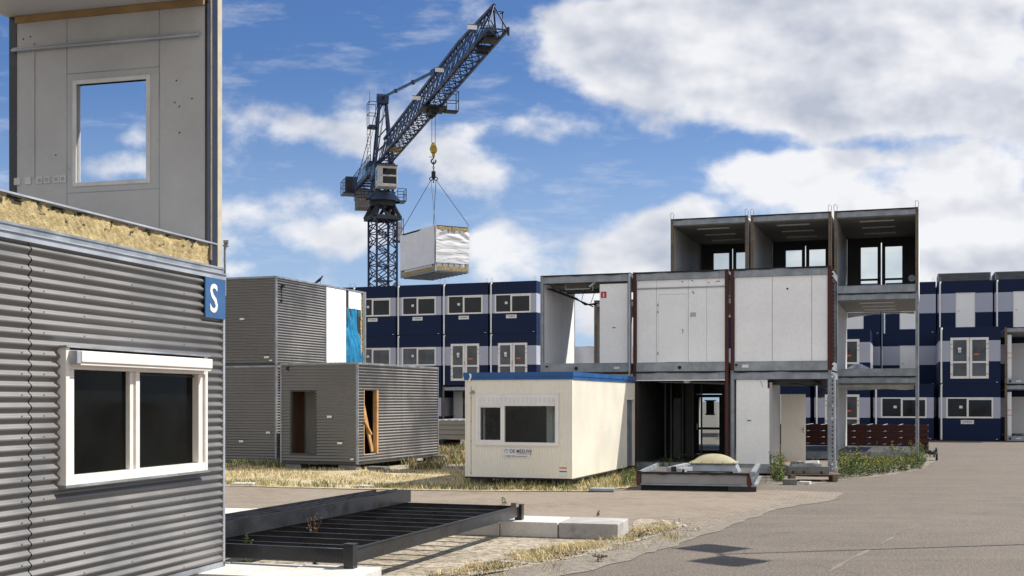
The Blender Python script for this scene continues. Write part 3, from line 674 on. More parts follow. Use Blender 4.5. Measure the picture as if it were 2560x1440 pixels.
for i in range(18):
    for j in range(3):
        x = wx0+.13+(w-.26)*i/17; mb.box(x-.035, x+.035, -.0425, -.039, wz1-.12-.04*j, wz1-.112-.04*j)
mb.build('vent_slot', K['galv_l'], wf)
mb = MB(); mb.box(wx0+.08, wx1-.08, -.055, -.04, wz1-.235, wz1-.22); mb.build('shutter_slat', K['pvc'], wf)
mb = MB(); mb.box(wx0-.015, wx1+.015, -.03, .0, wz1+.004, wz1+.03); mb.build('flashing', K['cream'], wf); mb = MB(); mb.box(wx0-.015, wx1+.015, -.025, .0, wz0-.03, wz0-.004); mb.build('flashing', K['cream'], wf)
# inside: partition and lining blackened to keep the room dark; lighter door and locker
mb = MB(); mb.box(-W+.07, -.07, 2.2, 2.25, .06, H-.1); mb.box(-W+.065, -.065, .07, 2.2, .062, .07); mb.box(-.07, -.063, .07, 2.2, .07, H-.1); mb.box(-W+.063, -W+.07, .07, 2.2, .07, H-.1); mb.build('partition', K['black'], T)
mb = MB(); mb.box(-.95, -.78, .9, .94, .06, 2.2); mb.build('inner_door', K['cream'], T)
mb = MB(); mb.box(-.70, -.42, .7, .74, .06, 2.3); mb.build('locker', K['white_dirty'], T)
mb = MB(); mb.box(-2.55, -2.5, .5, .54, .5, 2.1); mb.build('blind_edge', K['white_dirty'], T)
mb = MB(); mb.box(-.05, .02, dy0-.01, dy0+.05, 0, dz1); mb.box(-.05, .02, dy1-.05, dy1+.01, 0, dz1); mb.box(-.02, .03, dy0-.1, dy1+.05, dz1, dz1+.03); mb.build('door_frame', K['cream'], T)
mb = MB(); mb.box(-.04, -.02, dy0+.05, dy1-.05, .02, dz1); mb.build('door', K['galv'], T)
# sign
sx0, sx1 = px2x(1259), px2x(1326); sz0, sz1 = FC.z(1290, 1144)-.25, FC.z(1290, 1120)-.25
mb = MB(); mb.box(sx0, sx1, -.024, -.012, sz0, sz1); sg = mb.build('sign', K['sign_w'], T)
sw = sx1-sx0; shh = sz1-sz0
text_obj('lettering', 'DE MEEUW', .125, K['ink'], sg, (sx0+sw*.24, -.0262, sz0+shh*.50), bold=True, squash=.92)
text_obj('lettering', 'Flexibel bouwen voor altijd', .034, K['ink'], sg, (sx0+sw*.52, -.0262, sz0+shh*.37))
text_obj('lettering', 'T +31 (0)85 11 28 24 - www.demeeuw.com', .047, K['ink_k'], sg, (sx0+sw*.03, -.0262, sz0+shh*.10), squash=.72)
mb = MB(); cx, cz = sx0+sw*.11, sz0+shh*.68
for i in range(20):
    a0, a1 = 2*math.pi*i/20, 2*math.pi*(i+1)/20
    mb.bar((cx+.046*math.cos(a0), -.026, cz+.046*math.sin(a0)), (cx+.046*math.cos(a1), -.026, cz+.046*math.sin(a1)), .004, .008, up=(0,1,0))
mb.bar((cx-.02,-.026,cz+.04),(cx,-.026,cz),.004,.009,up=(0,1,0)); mb.bar((cx,-.026,cz),(cx+.02,-.026,cz+.045),.004,.009,up=(0,1,0)); mb.build('emblem', K['ink'], sg)
lx0 = px2x(1399); mb = MB(); z0 = FC.z(1400, 1190)-.25; z1 = FC.z(1400, 1168)-.25
mb.box(lx0, lx0+.19, -.02, -.011, z0, z1); mb.box(lx0, lx0+.19, -.022, -.0202, z1-.035, z1, 1); mb.box(lx0, lx0+.19, -.022, -.0202, z0+.1, z0+.125, 2); mb.build('notice', [K['sign_w'], K['orange'], K['ink_k']], T)
mb = MB(); x = px2x(1183); mb.disc_y(x, -.05, wz1+.05, .045, .04, 10); mb.bar((x-.09,-.02,wz1+.03),(x,-.02,wz1+.03),.02); mb.build('cable_socket', K['galv'], T)
mb = MB(); x = px2x(1178)
for z in (.1, .9, 1.4, 2.0): mb.disc_y(x, -.02, z, .014, .01, 8)
mb.box(x-.006, x+.006, -.013, -.009, .05, 2.3); mb.build('seam', K['wood'], T)
mb = MB(); p = Vector((px2x(1177), -.06, H-.04))
sheet(lambda u, v: (p.x+(u-.5)*.06*(1-.3*v)+.02*math.sin(v*5), p.y-.02*math.sin(u*6), p.z-.2*v), 4, 8, 0, mb); mb.build('torn_rag', K['white'], T)
block(FC.w(-.1,3.2,0.02), .25, 6.2, .06, 'long dark plank under the right side of the cream cabin', 19.5, 'wood', 'plank', 'plank', None)
for i, x in enumerate((-2.6, -.4)): block(FC.w(x, .5, .02), .5, .35, .2, ['left','right'][i]+' support slab below the front of the cream cabin')

# small white ground slabs along the kerb of the verge
for (px, py, sx, lb, m) in ((612,1213,1.0,'flat white slab in dry grass at far left of the verge','concrete'),(914,1219,.75,'flat white slab on the verge edge in front of the grey cabin','concrete'),
                            (1207,1222,.9,'pale slab on the verge edge below the cream cabin window','concrete'),(1506,1229,.95,'dark metal cover plate on the paving in front of the cream cabin','galv')):
    p = gp(px, py); block((p.x, p.y, .02), sx*.62, .45, .045 if m == 'concrete' else .07, lb, 8, m, 'slab' if m == 'concrete' else 'cover plate', 'ground_slab' if m == 'concrete' else 'cover_plate', None)
# ================================================================ blue and white office modules
def two_pane(T, x0, x1, z0, z1, split=.46, paper=True, y=-.0, gl='glass', box_top=True, rnd=0):
    mb = MB(); t = .085
    mb.box(x0, x0+t, -.03, .05, z0, z1); mb.box(x1-t, x1, -.03, .05, z0, z1); mb.box(x0+t, x1-t, -.03, .05, z0, z0+t); mb.box(x0+t, x1-t, -.03, .05, z1-t*.8, z1)
    xm = x0+(x1-x0)*split; mb.box(xm-.05, xm+.05, -.028, .05, z0+t, z1-t*.8)
    f = mb.build('window', K['pvc'], T)
    mb = MB(); mb.box(x0+t, xm-.05, .0, .012, z0+t, z1-t*.8); mb.build('pane', K[gl], f)
    mb = MB(); mb.box(xm+.05, x1-t, .0, .012, z0+t, z1-t*.8-.07); mb.build('pane', K[gl], f)
    mb = MB(); mb.box(xm+.05, x1-t, -.02, .03, z1-t*.8-.07, z1-t*.8-.005); mb.build('shutter_box', K['pvc'], f)
    if paper:
        xc = x0+t+(xm-x0-t)*.66; zc = (z0+z1)/2+.04; mb = MB(); mb.box(xc-.08, xc+.08, -.006, -.002, zc-.07, zc+.07); mb.build('paper_notice', K['sign_w'], f)
    return f
def double_door(T, x0, x1, z0, z1, gl='glass_g'):
    mb = MB(); t = .13; xm = (x0+x1)/2
    for a, b in ((x0, xm-.01), (xm+.01, x1)):
        mb.box(a, a+t, -.035, .05, z0, z1); mb.box(b-t, b, -.035, .05, z0, z1); mb.box(a+t, b-t, -.035, .05, z0, z0+t); mb.box(a+t, b-t, -.035, .05, z1-t, z1)
        zm = z0+(z1-z0)*.40; mb.box(a+t, b-t, -.034, .05, zm-.05, zm+.05)
    f = mb.build('double_door', K['pvc'], T)
    for a, b in ((x0, xm-.01), (xm+.01, x1)):
        mb = MB(); zm = z0+(z1-z0)*.40; mb.box(a+t, b-t, .0, .012, z0+t, zm-.05); mb.box(a+t, b-t, .0, .012, zm+.05, z1-t); mb.build('pane', K[gl], f)
    for x in (x0+.06, x1-.06):
        for z in (z0+.25, z0+.75, z1-.35, z1-.6): mb = MB(); mb.box(x-.05, x+.05, -.055, -.036, z-.018, z+.018); mb.build('hinge', K['galv'], f)
    mb = MB(); mb.box(xm-.03, xm-.01, -.07, -.036, z0+.95, z0+1.15); mb.build('handle', K['galv'], f)
    zc = z0+(z1-z0)*.70; mb = MB(); mb.box(x0+.38, x0+.55, -.006, -.002, zc-.03, zc+.13); mb.box(x0+.40, x0+.54, -.006, -.002, zc-.14, zc-.06); mb.build('paper_notice', K['sign_w'], f)
    mb = MB(); mb.box(xm+.22, xm+.48, -.006, -.002, zc-.28, zc-.2); mb.build('orange_sticker', K['orange'], f)
def plain_door(T, x0, x1, z0, z1, handle='l'):
    mb = MB(); mb.box(x0, x0+.06, -.035, .03, z0, z1); mb.box(x1-.06, x1, -.035, .03, z0, z1); mb.box(x0+.06, x1-.06, -.035, .03, z1-.06, z1); f = mb.build('door_frame', K['pvc'], T)
    mb = MB(); mb.box(x0+.06, x1-.06, -.015, .03, z0, z1-.06); d = mb.build('door', K['white'], T)
    mb = MB(); hx = x0+.13; mb.box(hx-.015, hx+.09, -.05, -.016, z0+1.0, z0+1.03); mb.build('handle', K['galv'], d)
def eye_loops(T, xs, ys, z, m='galv'):
    for x in xs:
        for y in ys:
            mb = MB()
            pts = [(x+.06*math.cos(t), y, z+.18+.06*math.sin(t)) for t in [math.pi*k/8 for k in range(9)]]
            mb.path([(x+.05, y, z)]+pts+[(x-.05, y, z)], .009, 4); mb.build('lifting_eye', K[m], T)
def blue_module(label, fr, x, z, W=2.95, D=6.4, H=3.05, kind='window', sign=True, pipe=True, side=True, group=None, xo=None, roof_loops=False, fracs=None, yoff=0, gl='glass', side_posts=False):
    p = fr.w(x, yoff); T = thing('office_module', label, 'office module', (p.x, p.y, z), fr.deg, group)
    H -= .03; b1, b2 = .395*H, .765*H; holes = []
    if kind == 'window': holes = [((fracs or (.12,.885))[0]*W, (fracs or (.12,.885))[1]*W, b1+.0, b2-.0)]
    elif kind == 'double': holes = [(.19*W, .81*W, .09*H, .82*H)]
    elif kind == 'door': holes = [((fracs or (.33,.68))[0]*W, (fracs or (.33,.68))[1]*W, .09*H, .775*H)]
    mb = MB()
    for a, b, m in ((.0, b1, 0), (b1, b2, 1), (b2, H, 0)):
        wall_x(mb, 0, W, a, b, 0, .06, holes, m); mb.box(W-.06, W, .06, D, a, b, m); mb.box(0, .06, .06, D, a, b, m); mb.box(.06, W-.06, D-.06, D, a, b, m)
    mb.build('wall', [K['blue'], K['band']], T)
    mb = MB(); mb.box(.01, W-.01, .01, D-.01, H+.002, H+.022); mb.build('roof', K['felt'], T)
    if kind == 'window': two_pane(T, *holes[0], gl=gl)
    elif kind == 'double': double_door(T, *holes[0])
    elif kind == 'door': plain_door(T, *holes[0])
    if holes:
        h = holes[0]; mb = MB(); mb.box(h[0], h[1], .054, .06, h[2], h[3]); mb.build('backing', K['dark'], T)
    if pipe:
        mb = MB(); mb.tube((.13, -.05, .03), (.13, -.05, H-.02), .045, 8); mb.tube((.13,-.05,H-.1),(.16,.02,H-.02),.05,8); mb.build('downpipe', K['white'], T)
        mb = MB(); mb.bar((.06, -.07, .10), (.24, -.03, .0), .05, .03); mb.build('bracket', K['rust'], T)
    if sign:
        sx = W*.36; sz = b1-.10; mb = MB(); mb.box(sx, sx+.66, -.016, -.002, sz-.21, sz); sg = mb.build('sign', K['sign_w'], T)
        text_obj('lettering', 'DE MEEUW', .105, K['ink_k'], sg, (sx+.14, -.0182, sz-.135), bold=True, squash=.82)
        mb = MB(); mb.bar((sx+.03,-.018,sz-.03),(sx+.07,-.018,sz-.10),.004,.02,up=(0,1,0)); mb.bar((sx+.07,-.018,sz-.10),(sx+.11,-.018,sz-.04),.004,.02,up=(0,1,0)); mb.build('emblem', K['ink_k'], sg)
    if roof_loops: eye_loops(T, (.12, W-.12), (.1,), H)
    mb = MB(); mb.box(W-.22, W-.13, -.012, -.001, .06, .085); mb.build('label_plate', K['sign_w'], T)
    if side_posts:
        mb = MB(); mb.box(W, W+.08, .5, .7, .1, b2-.05); mb.build('white_post', K['white'], T)
        mb = MB(); mb.box(W, W+.08, 2.6, 2.8, .1, b2-.05); mb.build('white_post', K['white'], T)
    return T
FB1 = Frame(1.45, 70.0, 20.4)
cnt = {5:'leftmost',4:'fourth from right',3:'third from right',2:'second from right',1:'rightmost'}
for lv in range(3):
    for c in range(1, 6):
        z = .03+3.05*lv; x = -3.03*c+.05; row = ['bottom','middle','top'][lv]
        if lv == 0 and c == 2: continue
        kind = 'window' if lv == 2 or (lv == 1 and c >= 3) else 'double' if lv == 1 else 'plain'
        what = {'window':'two-pane window','double':'white double doors','plain':'closed front'}[kind]
        blue_module('navy module with %s, %s, %s row below the crane' % (what, cnt[c], row), FB1, x, z, kind=kind, sign=(lv == 2 or kind == 'plain'), roof_loops=(lv == 2),
                    group='navy modules stacked below the crane', gl='glass' if lv == 2 else 'glass_g')

K['room_dd'] = mat('dusty_dark_panel', (.09,.09,.085), .7, 0, .2, 2)
# ================================================================ bare steel-framed modules
def steel_frame(T, W, D, H, post='galv', pw=.10, beam_h=.27, top_h=.22, floor=True, ceil=True, felt=True, fm='room_d', cm='ceil', post_h=None, posts=(0,1,2,3)):
    for i, (x, y) in enumerate(((0,0),(W-pw,0),(0,D-pw),(W-pw,D-pw))):
        if i not in posts: continue
        pm = post if isinstance(post, str) else post[i]
        mb = MB(); mb.box(x, x+.012, y, y+pw, 0, H); mb.box(x+pw-.012, x+pw, y, y+pw, 0, H); mb.box(x+.012, x+pw-.012, y+.02, y+.032, 0, H)
        mb.box(x-.01, x+pw+.01, y-.012, y, H-.015, H-.001); mb.build('post', K[pm], T)
    for y0, y1, nm in ((.012, .022, 0), (D-.022, D-.012, 1)):
        s = 1 if nm == 0 else -1
        for za, zb in ((.0, beam_h), (H-top_h-.03, H-.03)):
            mb = MB(); mb.box(pw, W-pw, y0, y1, za+.012, zb-.012); ya, yb = (y0-.008, y1+.05) if s > 0 else (y0-.05, y1+.008)
            mb.box(pw, W-pw, ya, yb, za, za+.012); mb.box(pw, W-pw, ya, yb, zb-.012, zb); mb.build('beam', K['galv'], T)
    for x0, x1 in ((.012, .05), (W-.05, W-.012)):
        mb = MB(); mb.box(x0, x1, pw, D-pw, .01, beam_h-.01); mb.build('side_beam', K['galv'], T)
        mb = MB(); mb.box(x0, x1, pw, D-pw, H-top_h-.02, H-.04); mb.build('side_beam', K['galv'], T)
    if floor: mb = MB(); mb.box(.05, W-.05, .07, D-.07, beam_h-.14, beam_h-.005); mb.build('floor', K[fm], T)
    if ceil: mb = MB(); mb.box(.05, W-.05, .07, D-.07, H-top_h-.06, H-top_h-.035); mb.build('ceiling', K[cm], T)
    if felt:
        mb = MB(); sheet(lambda u, v: (W*u, .004+(D-.01)*v, H-.012+.012*noise.noise(Vector((u*6, v*9, H+W)))), 24, 12, 0, mb)
        sheet(lambda u, v: (W*.03+W*.94*u, -.012-.004*v, H-.005-(.045+.03*noise.noise(Vector((u*7, 3, W+T.location.x))))*v), 40, 2, 0, mb); mb.build('roof', K['felt'], T)
def box_part(T, name, m, *boxes):
    mb = MB()
    for b in boxes: mb.box(*b)
    return mb.build(name, K[m], T)
FW = Frame(.88, 37.25, 19.0)      # front plane of the white-walled cluster
WM, HM = 2.87, 3.0; TH, BH = .22, .27
def wmod(label, k, z, **kw):
    p = FW.w(2.94*k, 0); return thing('frame_module', label, 'module frame', (p.x, p.y, z), 19.0, 'bare steel-framed modules in the middle')
X = lambda px, k: FW.lx(px)-2.94*k
# lower, second bay: dark room with glazed back door
D1 = 5.9
T = wmod('ground-floor module with dark open room and glazed back door, behind the grounded roof section', 1, .06)
steel_frame(T, WM, D1, HM, ['rust','rust','galv','galv'])
z_c = HM-TH-.06
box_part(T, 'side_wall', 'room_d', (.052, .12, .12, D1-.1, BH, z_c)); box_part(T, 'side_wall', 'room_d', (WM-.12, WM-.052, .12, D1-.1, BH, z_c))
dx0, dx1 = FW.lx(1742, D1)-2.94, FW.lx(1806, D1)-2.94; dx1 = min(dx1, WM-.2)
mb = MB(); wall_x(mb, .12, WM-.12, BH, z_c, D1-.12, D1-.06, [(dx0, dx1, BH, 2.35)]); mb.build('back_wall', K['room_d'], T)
zb = BH+.02; zt = 2.33; zm = BH+.85
f = box_part(T, 'glazed_door', 'room_d', (dx0, dx0+.09, D1-.13, D1-.05, zb, zt), (dx1-.09, dx1, D1-.13, D1-.05, zb, zt), (dx0+.09, dx1-.09, D1-.13, D1-.05, zt-.1, zt), (dx0+.09, dx1-.09, D1-.13, D1-.05, zb, zb+.12), (dx0+.09, dx1-.09, D1-.13, D1-.05, zm, zm+.08))
box_part(f, 'pane', 'clear', (dx0+.09, dx1-.09, D1-.09, D1-.08, zb+.12, zm), (dx0+.09, dx1-.09, D1-.09, D1-.08, zm+.08, zt-.1))
box_part(f, 'handle', 'galv_l', (dx0+.02, dx0+.05, D1-.18, D1-.13, zm+.0, zm+.2))
box_part(f, 'letter_box', 'ink_k', (dx0+.35, dx0+.62, D1-.15, D1-.10, zm+.55, zm+.98), (dx0+.30, dx0+.68, D1-.16, D1-.10, zm+.98, zm+1.02), (dx0+.32, dx0+.64, D1-.16, D1-.10, zm+.50, zm+.55))
mb = MB()
for x in (.45, .62, .95, 1.25, 1.5): mb.box(x, x+.05, 2.2+.6*x, 2.26+.6*x, BH, z_c)
mb.build('inner_post', K['room_dd'], T)
box_part(T, 'inner_panel', 'room_dd', (.68, .92, 2.75, 2.79, BH, 2.2)); box_part(T, 'inner_panel', 'room_dd', (.97, 1.2, 3.3, 3.34, BH, z_c))
mb = MB(); mb.tube((1.55, .5, z_c-.0), (1.55, .5, z_c-.07), .12, 14, 0, .09); mb.build('ceiling_lamp', K['white'], T)
mb = MB(); mb.bar((.5, 1.5, z_c-.03), (2.6, 1.7, z_c-.06), .05, .03); mb.bar((1.2, 2.4, z_c-.03), (2.7, 2.4, z_c-.09), .03, .03); mb.build('cable_tray', K['galv'], T)
box_part(T, 'ceiling_trim', 'white_dirty', (.1, WM-.1, -.005, .05, HM-TH-.062, HM-TH-.035))
# lower, third bay: white panel at left, open to the right
D2 = 2.8
T = wmod('ground-floor module with narrow white panel, ajar cream door and torn ceiling', 2, .06)
steel_frame(T, WM, D2, HM, ['galv','galv','galv','galv'], fm='wood', ceil=False, felt=True)
xa, xb = X(1840, 2), X(1918, 2)
f = box_part(T, 'front_panel', 'white_dirty', (xa, xb, .06, .12, BH-.14, HM-TH-.04))
box_part(T, 'socket', 'white', (xb-.32, xb-.24, .05, .06, .62, .70)); box_part(T, 'green_sticker', 'green', (xa+.32, xa+.43, .054, .06, 1.52, 1.555))
mb = MB(); mb.bar((xa+.7,.055,2.7),(xa+.78,.05,2.52),.008); mb.build('scratch', K['cable'], T)
xo0, xo1 = X(1924, 2), X(1992, 2)
box_part(T, 'door_frame', 'white_dirty', (xb, xb+.05, .06, .16, BH, HM-TH-.3))
f = box_part(T, 'inner_wall', 'room', (xb+.05, xb+.11, .16, 2.3, BH, HM-TH-.12))
mb = MB(); mb.M = Matrix.Translation((xb+.14, 2.3, 0)) @ Matrix.Rotation(R(4), 4, 'Z'); mb.box(0, .74, 0, .04, BH+.02, 2.32); dd = mb.build('cream_door', K['cream'], T)
mb = MB(); mb.M = Matrix.Translation((xb+.14, 2.3, 0)) @ Matrix.Rotation(R(4), 4, 'Z'); mb.box(.60, .70, -.06, -.001, 1.22, 1.25); mb.box(.655, .685, -.012, -.001, 1.12, 1.32); mb.build('handle', K['galv_l'], dd)
mb = MB(); mb.box(xb+.05, WM-.1, .4, .44, HM-TH-.20, HM-TH-.06)
for y in (1.0, 2.0): mb.box(.05, WM-.05, y, y+.05, HM-TH-.12, HM-TH-.06)
mb.box(.05, WM-.05, .07, D2-.07, HM-TH-.055, HM-TH-.035); mb.build('ceiling', K['room_d'], T)
mb = MB(); mb.bar((1.1,.5,2.62),(2.1,.55,2.62),.1,.05); mb.bar((2.15,.5,2.64),(2.6,.7,2.62),.12,.06)
mb.bar((1.25,.45,2.58),(1.25,.45,2.75),.03,.03); mb.bar((2.3,.45,2.58),(2.3,.45,2.75),.03,.03); mb.build('cable_tray', K['galv_l'], T)
mb = MB(); mb.path([(2.25,.3,2.75),(2.5,.35,2.6),(2.68,.4,2.45),(2.62,.4,2.30),(2.5,.4,2.22)], .045, 8); mb.build('hose', K['cable'], T)
mb = MB(); mb.path([(1.0,.4,2.7),(1.4,.42,2.58),(1.8,.4,2.62),(2.2,.4,2.56),(2.5,.4,2.62)], .015, 5); mb.build('cable', K['cable'], T)
mb = MB()   # perforated side post and drain pipe at the right
for i in range(24): mb.box(WM+.005, WM+.05, .0, .06, .08+.12*i, .15+.12*i)
mb.build('perforated_strip', K['galv'], T)
mb = MB(); mb.tube((WM+.09, .02, -.02), (WM+.09, .02, 2.85), .035, 8)
for z in (.6, 1.6, 2.4): mb.tube((WM+.09,.02,z),(WM+.09,.02,z+.04),.043,8)
mb.build('drain_pipe', K['galv_l'], T)
# upper row
Z2 = 3.06
T = wmod('upper-floor module open through to the sky, with fire extinguisher sign on its white panel', 0, Z2)
D0 = 3.55
steel_frame(T, WM, D0, HM, ['galv','galv','galv','galv'], ceil=False)
z_c = HM-TH-.06
box_part(T, 'side_wall', 'white_dirty', (.052, .10, .10, .98, BH, z_c), (.052, .10, .99, 1.95, BH, z_c), (.052, .10, 1.96, D0-.1, BH, z_c))
xa = X(1498, 0); xb = X(1571, 0)
box_part(T, 'front_panel', 'white_dirty', (xa, xb, .06, .12, BH, HM-TH-.10))
mb = MB(); ex, ez = xa+.04, HM-.22-.52; mb.box(ex, ex+.17, .050, .058, ez, ez+.19); s = mb.build('fire_sign', K['red'], T)
mb = MB(); mb.box(ex+.068, ex+.105, .046, .0498, ez+.03, ez+.12); mb.box(ex+.075, ex+.098, .046, .0498, ez+.12, ez+.135); mb.box(ex+.06, ex+.10, .046, .0498, ez+.138, ez+.15); mb.build('extinguisher_symbol', K['sign_w'], s)
box_part(T, 'green_sticker', 'green', (xa+.40, xa+.5, .054, .06, 1.33, 1.36))
mb = MB(); mb.box(.05, WM-.05, .07, D0-.07, HM-TH+.02, HM-.04)
for y in (.9, 1.7, 2.6): mb.box(.05, WM-.05, y, y+.06, z_c-.08, HM-TH+.02)
mb.build('ceiling', K['ceil'], T)
mb = MB()
for i in range(3): mb.path([(.18+.05*i,.2,z_c-.12),(.35+.04*i,.9,z_c-.2),(.55+.05*i,1.8,z_c-.30),(.75,2.5,z_c-.40-.03*i),(1.0+.1*i,2.6,z_c-.52+.06*i)], .022, 6)
mb.path([(.8,1.2,z_c-.1),(1.0,1.3,z_c-.05),(1.3,1.3,z_c-.07),(1.6,1.3,z_c-.12)], .02, 6)
mb.path([(1.3,.8,z_c-.05),(1.15,.85,z_c-.2),(1.08,.9,z_c-.45)], .01, 5); mb.path([(1.75,.7,z_c-.05),(1.55,.75,z_c-.2),(1.40,.8,z_c-.55)], .01, 5); mb.path([(1.5,.5,z_c-.15),(1.9,.5,z_c-.25)], .02, 6)
mb.build('hanging_cable', K['cable'], T)
mb = MB(); mb.bar((.72,.35,z_c-.15),(.72,.35,z_c+.05),.02); mb.bar((.72,.35,z_c-.14),(1.5,.35,z_c-.14),.02,.03); mb.bar((1.6,.3,z_c-.2),(1.6,.3,z_c+.05),.025); mb.bar((1.55,.1,z_c-.1),(1.95,.05,z_c+.17),.03,.05); mb.build('ceiling_hanger', K['galv_l'], T)
mb = MB(); mb.disc_y(1.15, .002, .11, .055, .02, 16); mb.build('drain_hole', K['dark'], T)
box_part(T, 'label_plate', 'sign_w', (2.35, 2.52, -.004, .003, .08, .15)); box_part(T, 'vent_hole', 'dark', (.16, .25, -.002, .003, .15, .2))
mb = MB(); mb.tube((WM-.03,-.06,.02),(WM-.03,-.06,HM-.04),.032,8); mb.tube((WM-.03,-.06,-.08),(WM-.03,-.06,.02),.024,8); mb.build('drain_pipe', K['galv_l'], T)
# upper, second bay
T = wmod('upper-floor module with white wall and closed white door, between red-brown posts', 1, Z2)
steel_frame(T, WM, D1, HM, ['rust','rust','galv','galv'])
z1 = HM-TH-.035; z0 = BH-.02
xs = [.105, X(1640,1), X(1720,1), X(1766,1), WM-.105]
dx0, dx1 = X(1643,1), X(1717,1)
mb = MB()
for a, b in zip(xs[:-1], xs[1:]):
    mb.box(a+.004, b-.004, .05, .11, z1-.22, z1)
    if a != xs[1]: mb.box(a+.004, b-.004, .05, .11, z0, z1-.228)
mb.box(dx0-.03, dx1+.03, .05, .11, 2.36, z1-.228)
mb.build('front_wall', K['white_dirty'], T)
mb = MB(); mb.box(dx0-.03, dx0+.02, .045, .11, z0, 2.36); mb.box(dx1-.02, dx1+.03, .045, .11, z0, 2.36); mb.box(dx0+.02, dx1-.02, .045, .11, 2.31, 2.36); mb.build('door_frame', K['white_dirty'], T)
d = box_part(T, 'door', 'white', (dx0+.024, dx1-.024, .052, .1, z0+.03, 2.305))
box_part(d, 'handle', 'ink_k', (dx1-.14, dx1-.12, .03, .05, 1.20, 1.25), (dx1-.14, dx1-.12, .04, .05, 1.13, 1.16)); box_part(d, 'hinge', 'ink_k', (dx0+.0, dx0+.02, .035, .05, 1.95, 2.03), (dx0+.0, dx0+.02, .035, .05, 1.75, 1.82), (dx0+.0, dx0+.02, .035, .05, .5, .58))
mb = MB(); mb.tube((.12,.03,z1-.25),(WM-.12,.03,z1-.25),.014,6); mb.build('conduit', K['galv'], T)
box_part(T, 'notice_frame', 'galv_l', (X(1725,1), X(1739,1), .044, .049, 1.62, 1.75)); box_part(T, 'socket', 'white', (X(1796,1), X(1802,1), .04, .05, .5, .57))
mb = MB()
for q, z in ((1730,2.44),(1732,2.4),(1704,2.75),(1728,2.78),(1770,2.7),(1790,2.72),(1795,2.73)): mb.box(X(q,1), X(q,1)+.035, .043, .048, z-.09, z-.06)
mb.build('cable_stub', K['cable'], T)
mb = MB(); mb.disc_y(1.42, .002, .11, .055, .02, 16); mb.build('drain_hole', K['dark'], T)
# upper, third bay
T = wmod('upper-floor module walled with three plain white panels, at the right end of the row', 2, Z2)
steel_frame(T, WM, 2.6, HM, ['rust','rust','galv','galv'])
xs = [.105, X(1930,2), X(2029,2), WM-.105]; mb = MB()
for a, b in zip(xs[:-1], xs[1:]): mb.box(a+.006, b-.006, .05, .11, z0, z1)
mb.build('front_wall', K['white_dirty'], T); box_part(T, 'wall_backing', 'dark', (.11, WM-.11, .112, .13, z0, z1))
mb = MB(); mb.disc_y(X(1968,2), .046, 2.37, .03, .01, 12); mb.build('cable_hole', K['dark'], T)
box_part(T, 'label_plate', 'sign_w', (.33, .52, -.004, .003, .09, .18)); box_part(T, 'vent_hole', 'felt', (.12, .2, -.002, .003, .14, .2))
mb = MB()
for i in range(25): mb.box(WM+.01, WM+.06, .02, .09, .08+.115*i, .15+.115*i)
mb.build('perforated_strip', K['rust'], T)
box_part(T, 'edge_strip', 'rust', (WM-.0, WM+.012, .1, .2, 0, HM))

# ---------------------------------------------------------------- rear cluster
FR = Frame(14.48, 42.6, 19.0); WR, HR, PR, DR = 2.9, 3.0, 3.0, 6.0
def rmod(label, c, lv):      # c = 1 is the tower at the right end
    p = FR.w(-PR*c+.05, 0); return thing('frame_module', label, 'module frame', (p.x, p.y, .06+3.0*lv), 19.0, 'bare steel-framed modules of the rear block')
def lights(T, m='room_d', n=3):
    for i in range(n):
        y = .9+1.7*i; mb = MB(); mb.box(.85, 2.05, y, y+.16, HR-TH-.09, HR-TH-.062); mb.build('ceiling_light', K['white_dirty'], T)
def back_doors(T):
    z0, z1 = BH, 2.52; x0, x1 = .52, 2.38; xm = 1.45
    mb = MB(); wall_x(mb, .11, WR-.11, BH, HR-TH-.06, DR-.12, DR-.06, [(x0, x1, z0, z1)]); mb.build('back_wall', K['room_d'], T)
    mb = MB()
    for a, b in ((x0, xm-.02), (xm+.02, x1)):
        mb.box(a, a+.13, DR-.14, DR-.05, z0, z1); mb.box(b-.13, b, DR-.14, DR-.05, z0, z1); mb.box(a+.13, b-.13, DR-.14, DR-.05, z1-.17, z1); mb.box(a+.13, b-.13, DR-.14, DR-.05, z0, z0+.1); mb.box(a+.13, b-.13, DR-.14, DR-.05, z0+.72, z0+.80)
    d = mb.build('double_door', K['room_d'], T)
    for a, b in ((x0, xm-.02), (xm+.02, x1)):
        mb = MB(); mb.box(a+.13, b-.13, DR-.10, DR-.09, z0+.1, z1-.17); mb.build('pane', K['clear'], d)
    box_part(d, 'handle', 'galv_l', (xm-.06, xm-.03, DR-.2, DR-.14, z0+.85, z0+1.1))
def rear_walls(T, left='room', right='room'):
    zc = HR-TH-.06
    if left: box_part(T, 'side_wall', left, (.052, .10, .10, 1.2, BH, zc), (.052, .10, 1.21, 2.4, BH, zc), (.052, .10, 2.41, 3.6, BH, zc), (.052, .10, 3.61, DR-.1, BH, zc))
    if right: box_part(T, 'side_wall', right, (WR-.10, WR-.052, .10, DR-.1, BH, zc))
posn = {1:'right-hand tower', 2:'second column from right', 3:'third column from right', 4:'left column'}
for c in (1, 2, 3):
    T = rmod('top-floor open module with glazed back doors, %s of the rear block' % posn[c], c, 2)
    steel_frame(T, WR, DR, HR, 'wood', fm='room_d', felt=True); rear_walls(T); back_doors(T); lights(T); eye_loops(T, (.05, WR-.05), (.05,), HR)
    box_part(T, 'outer_wall', 'white', (WR-.008, WR+.012, .12, DR-.1, .05, HR-.05))
    if c == 1:
        mb = MB(); mb.tube((WR-.25, 2.9, .75), (WR-.25, 2.95, .75), .13, 14); mb.build('wash_basin', K['galv_l'], T)
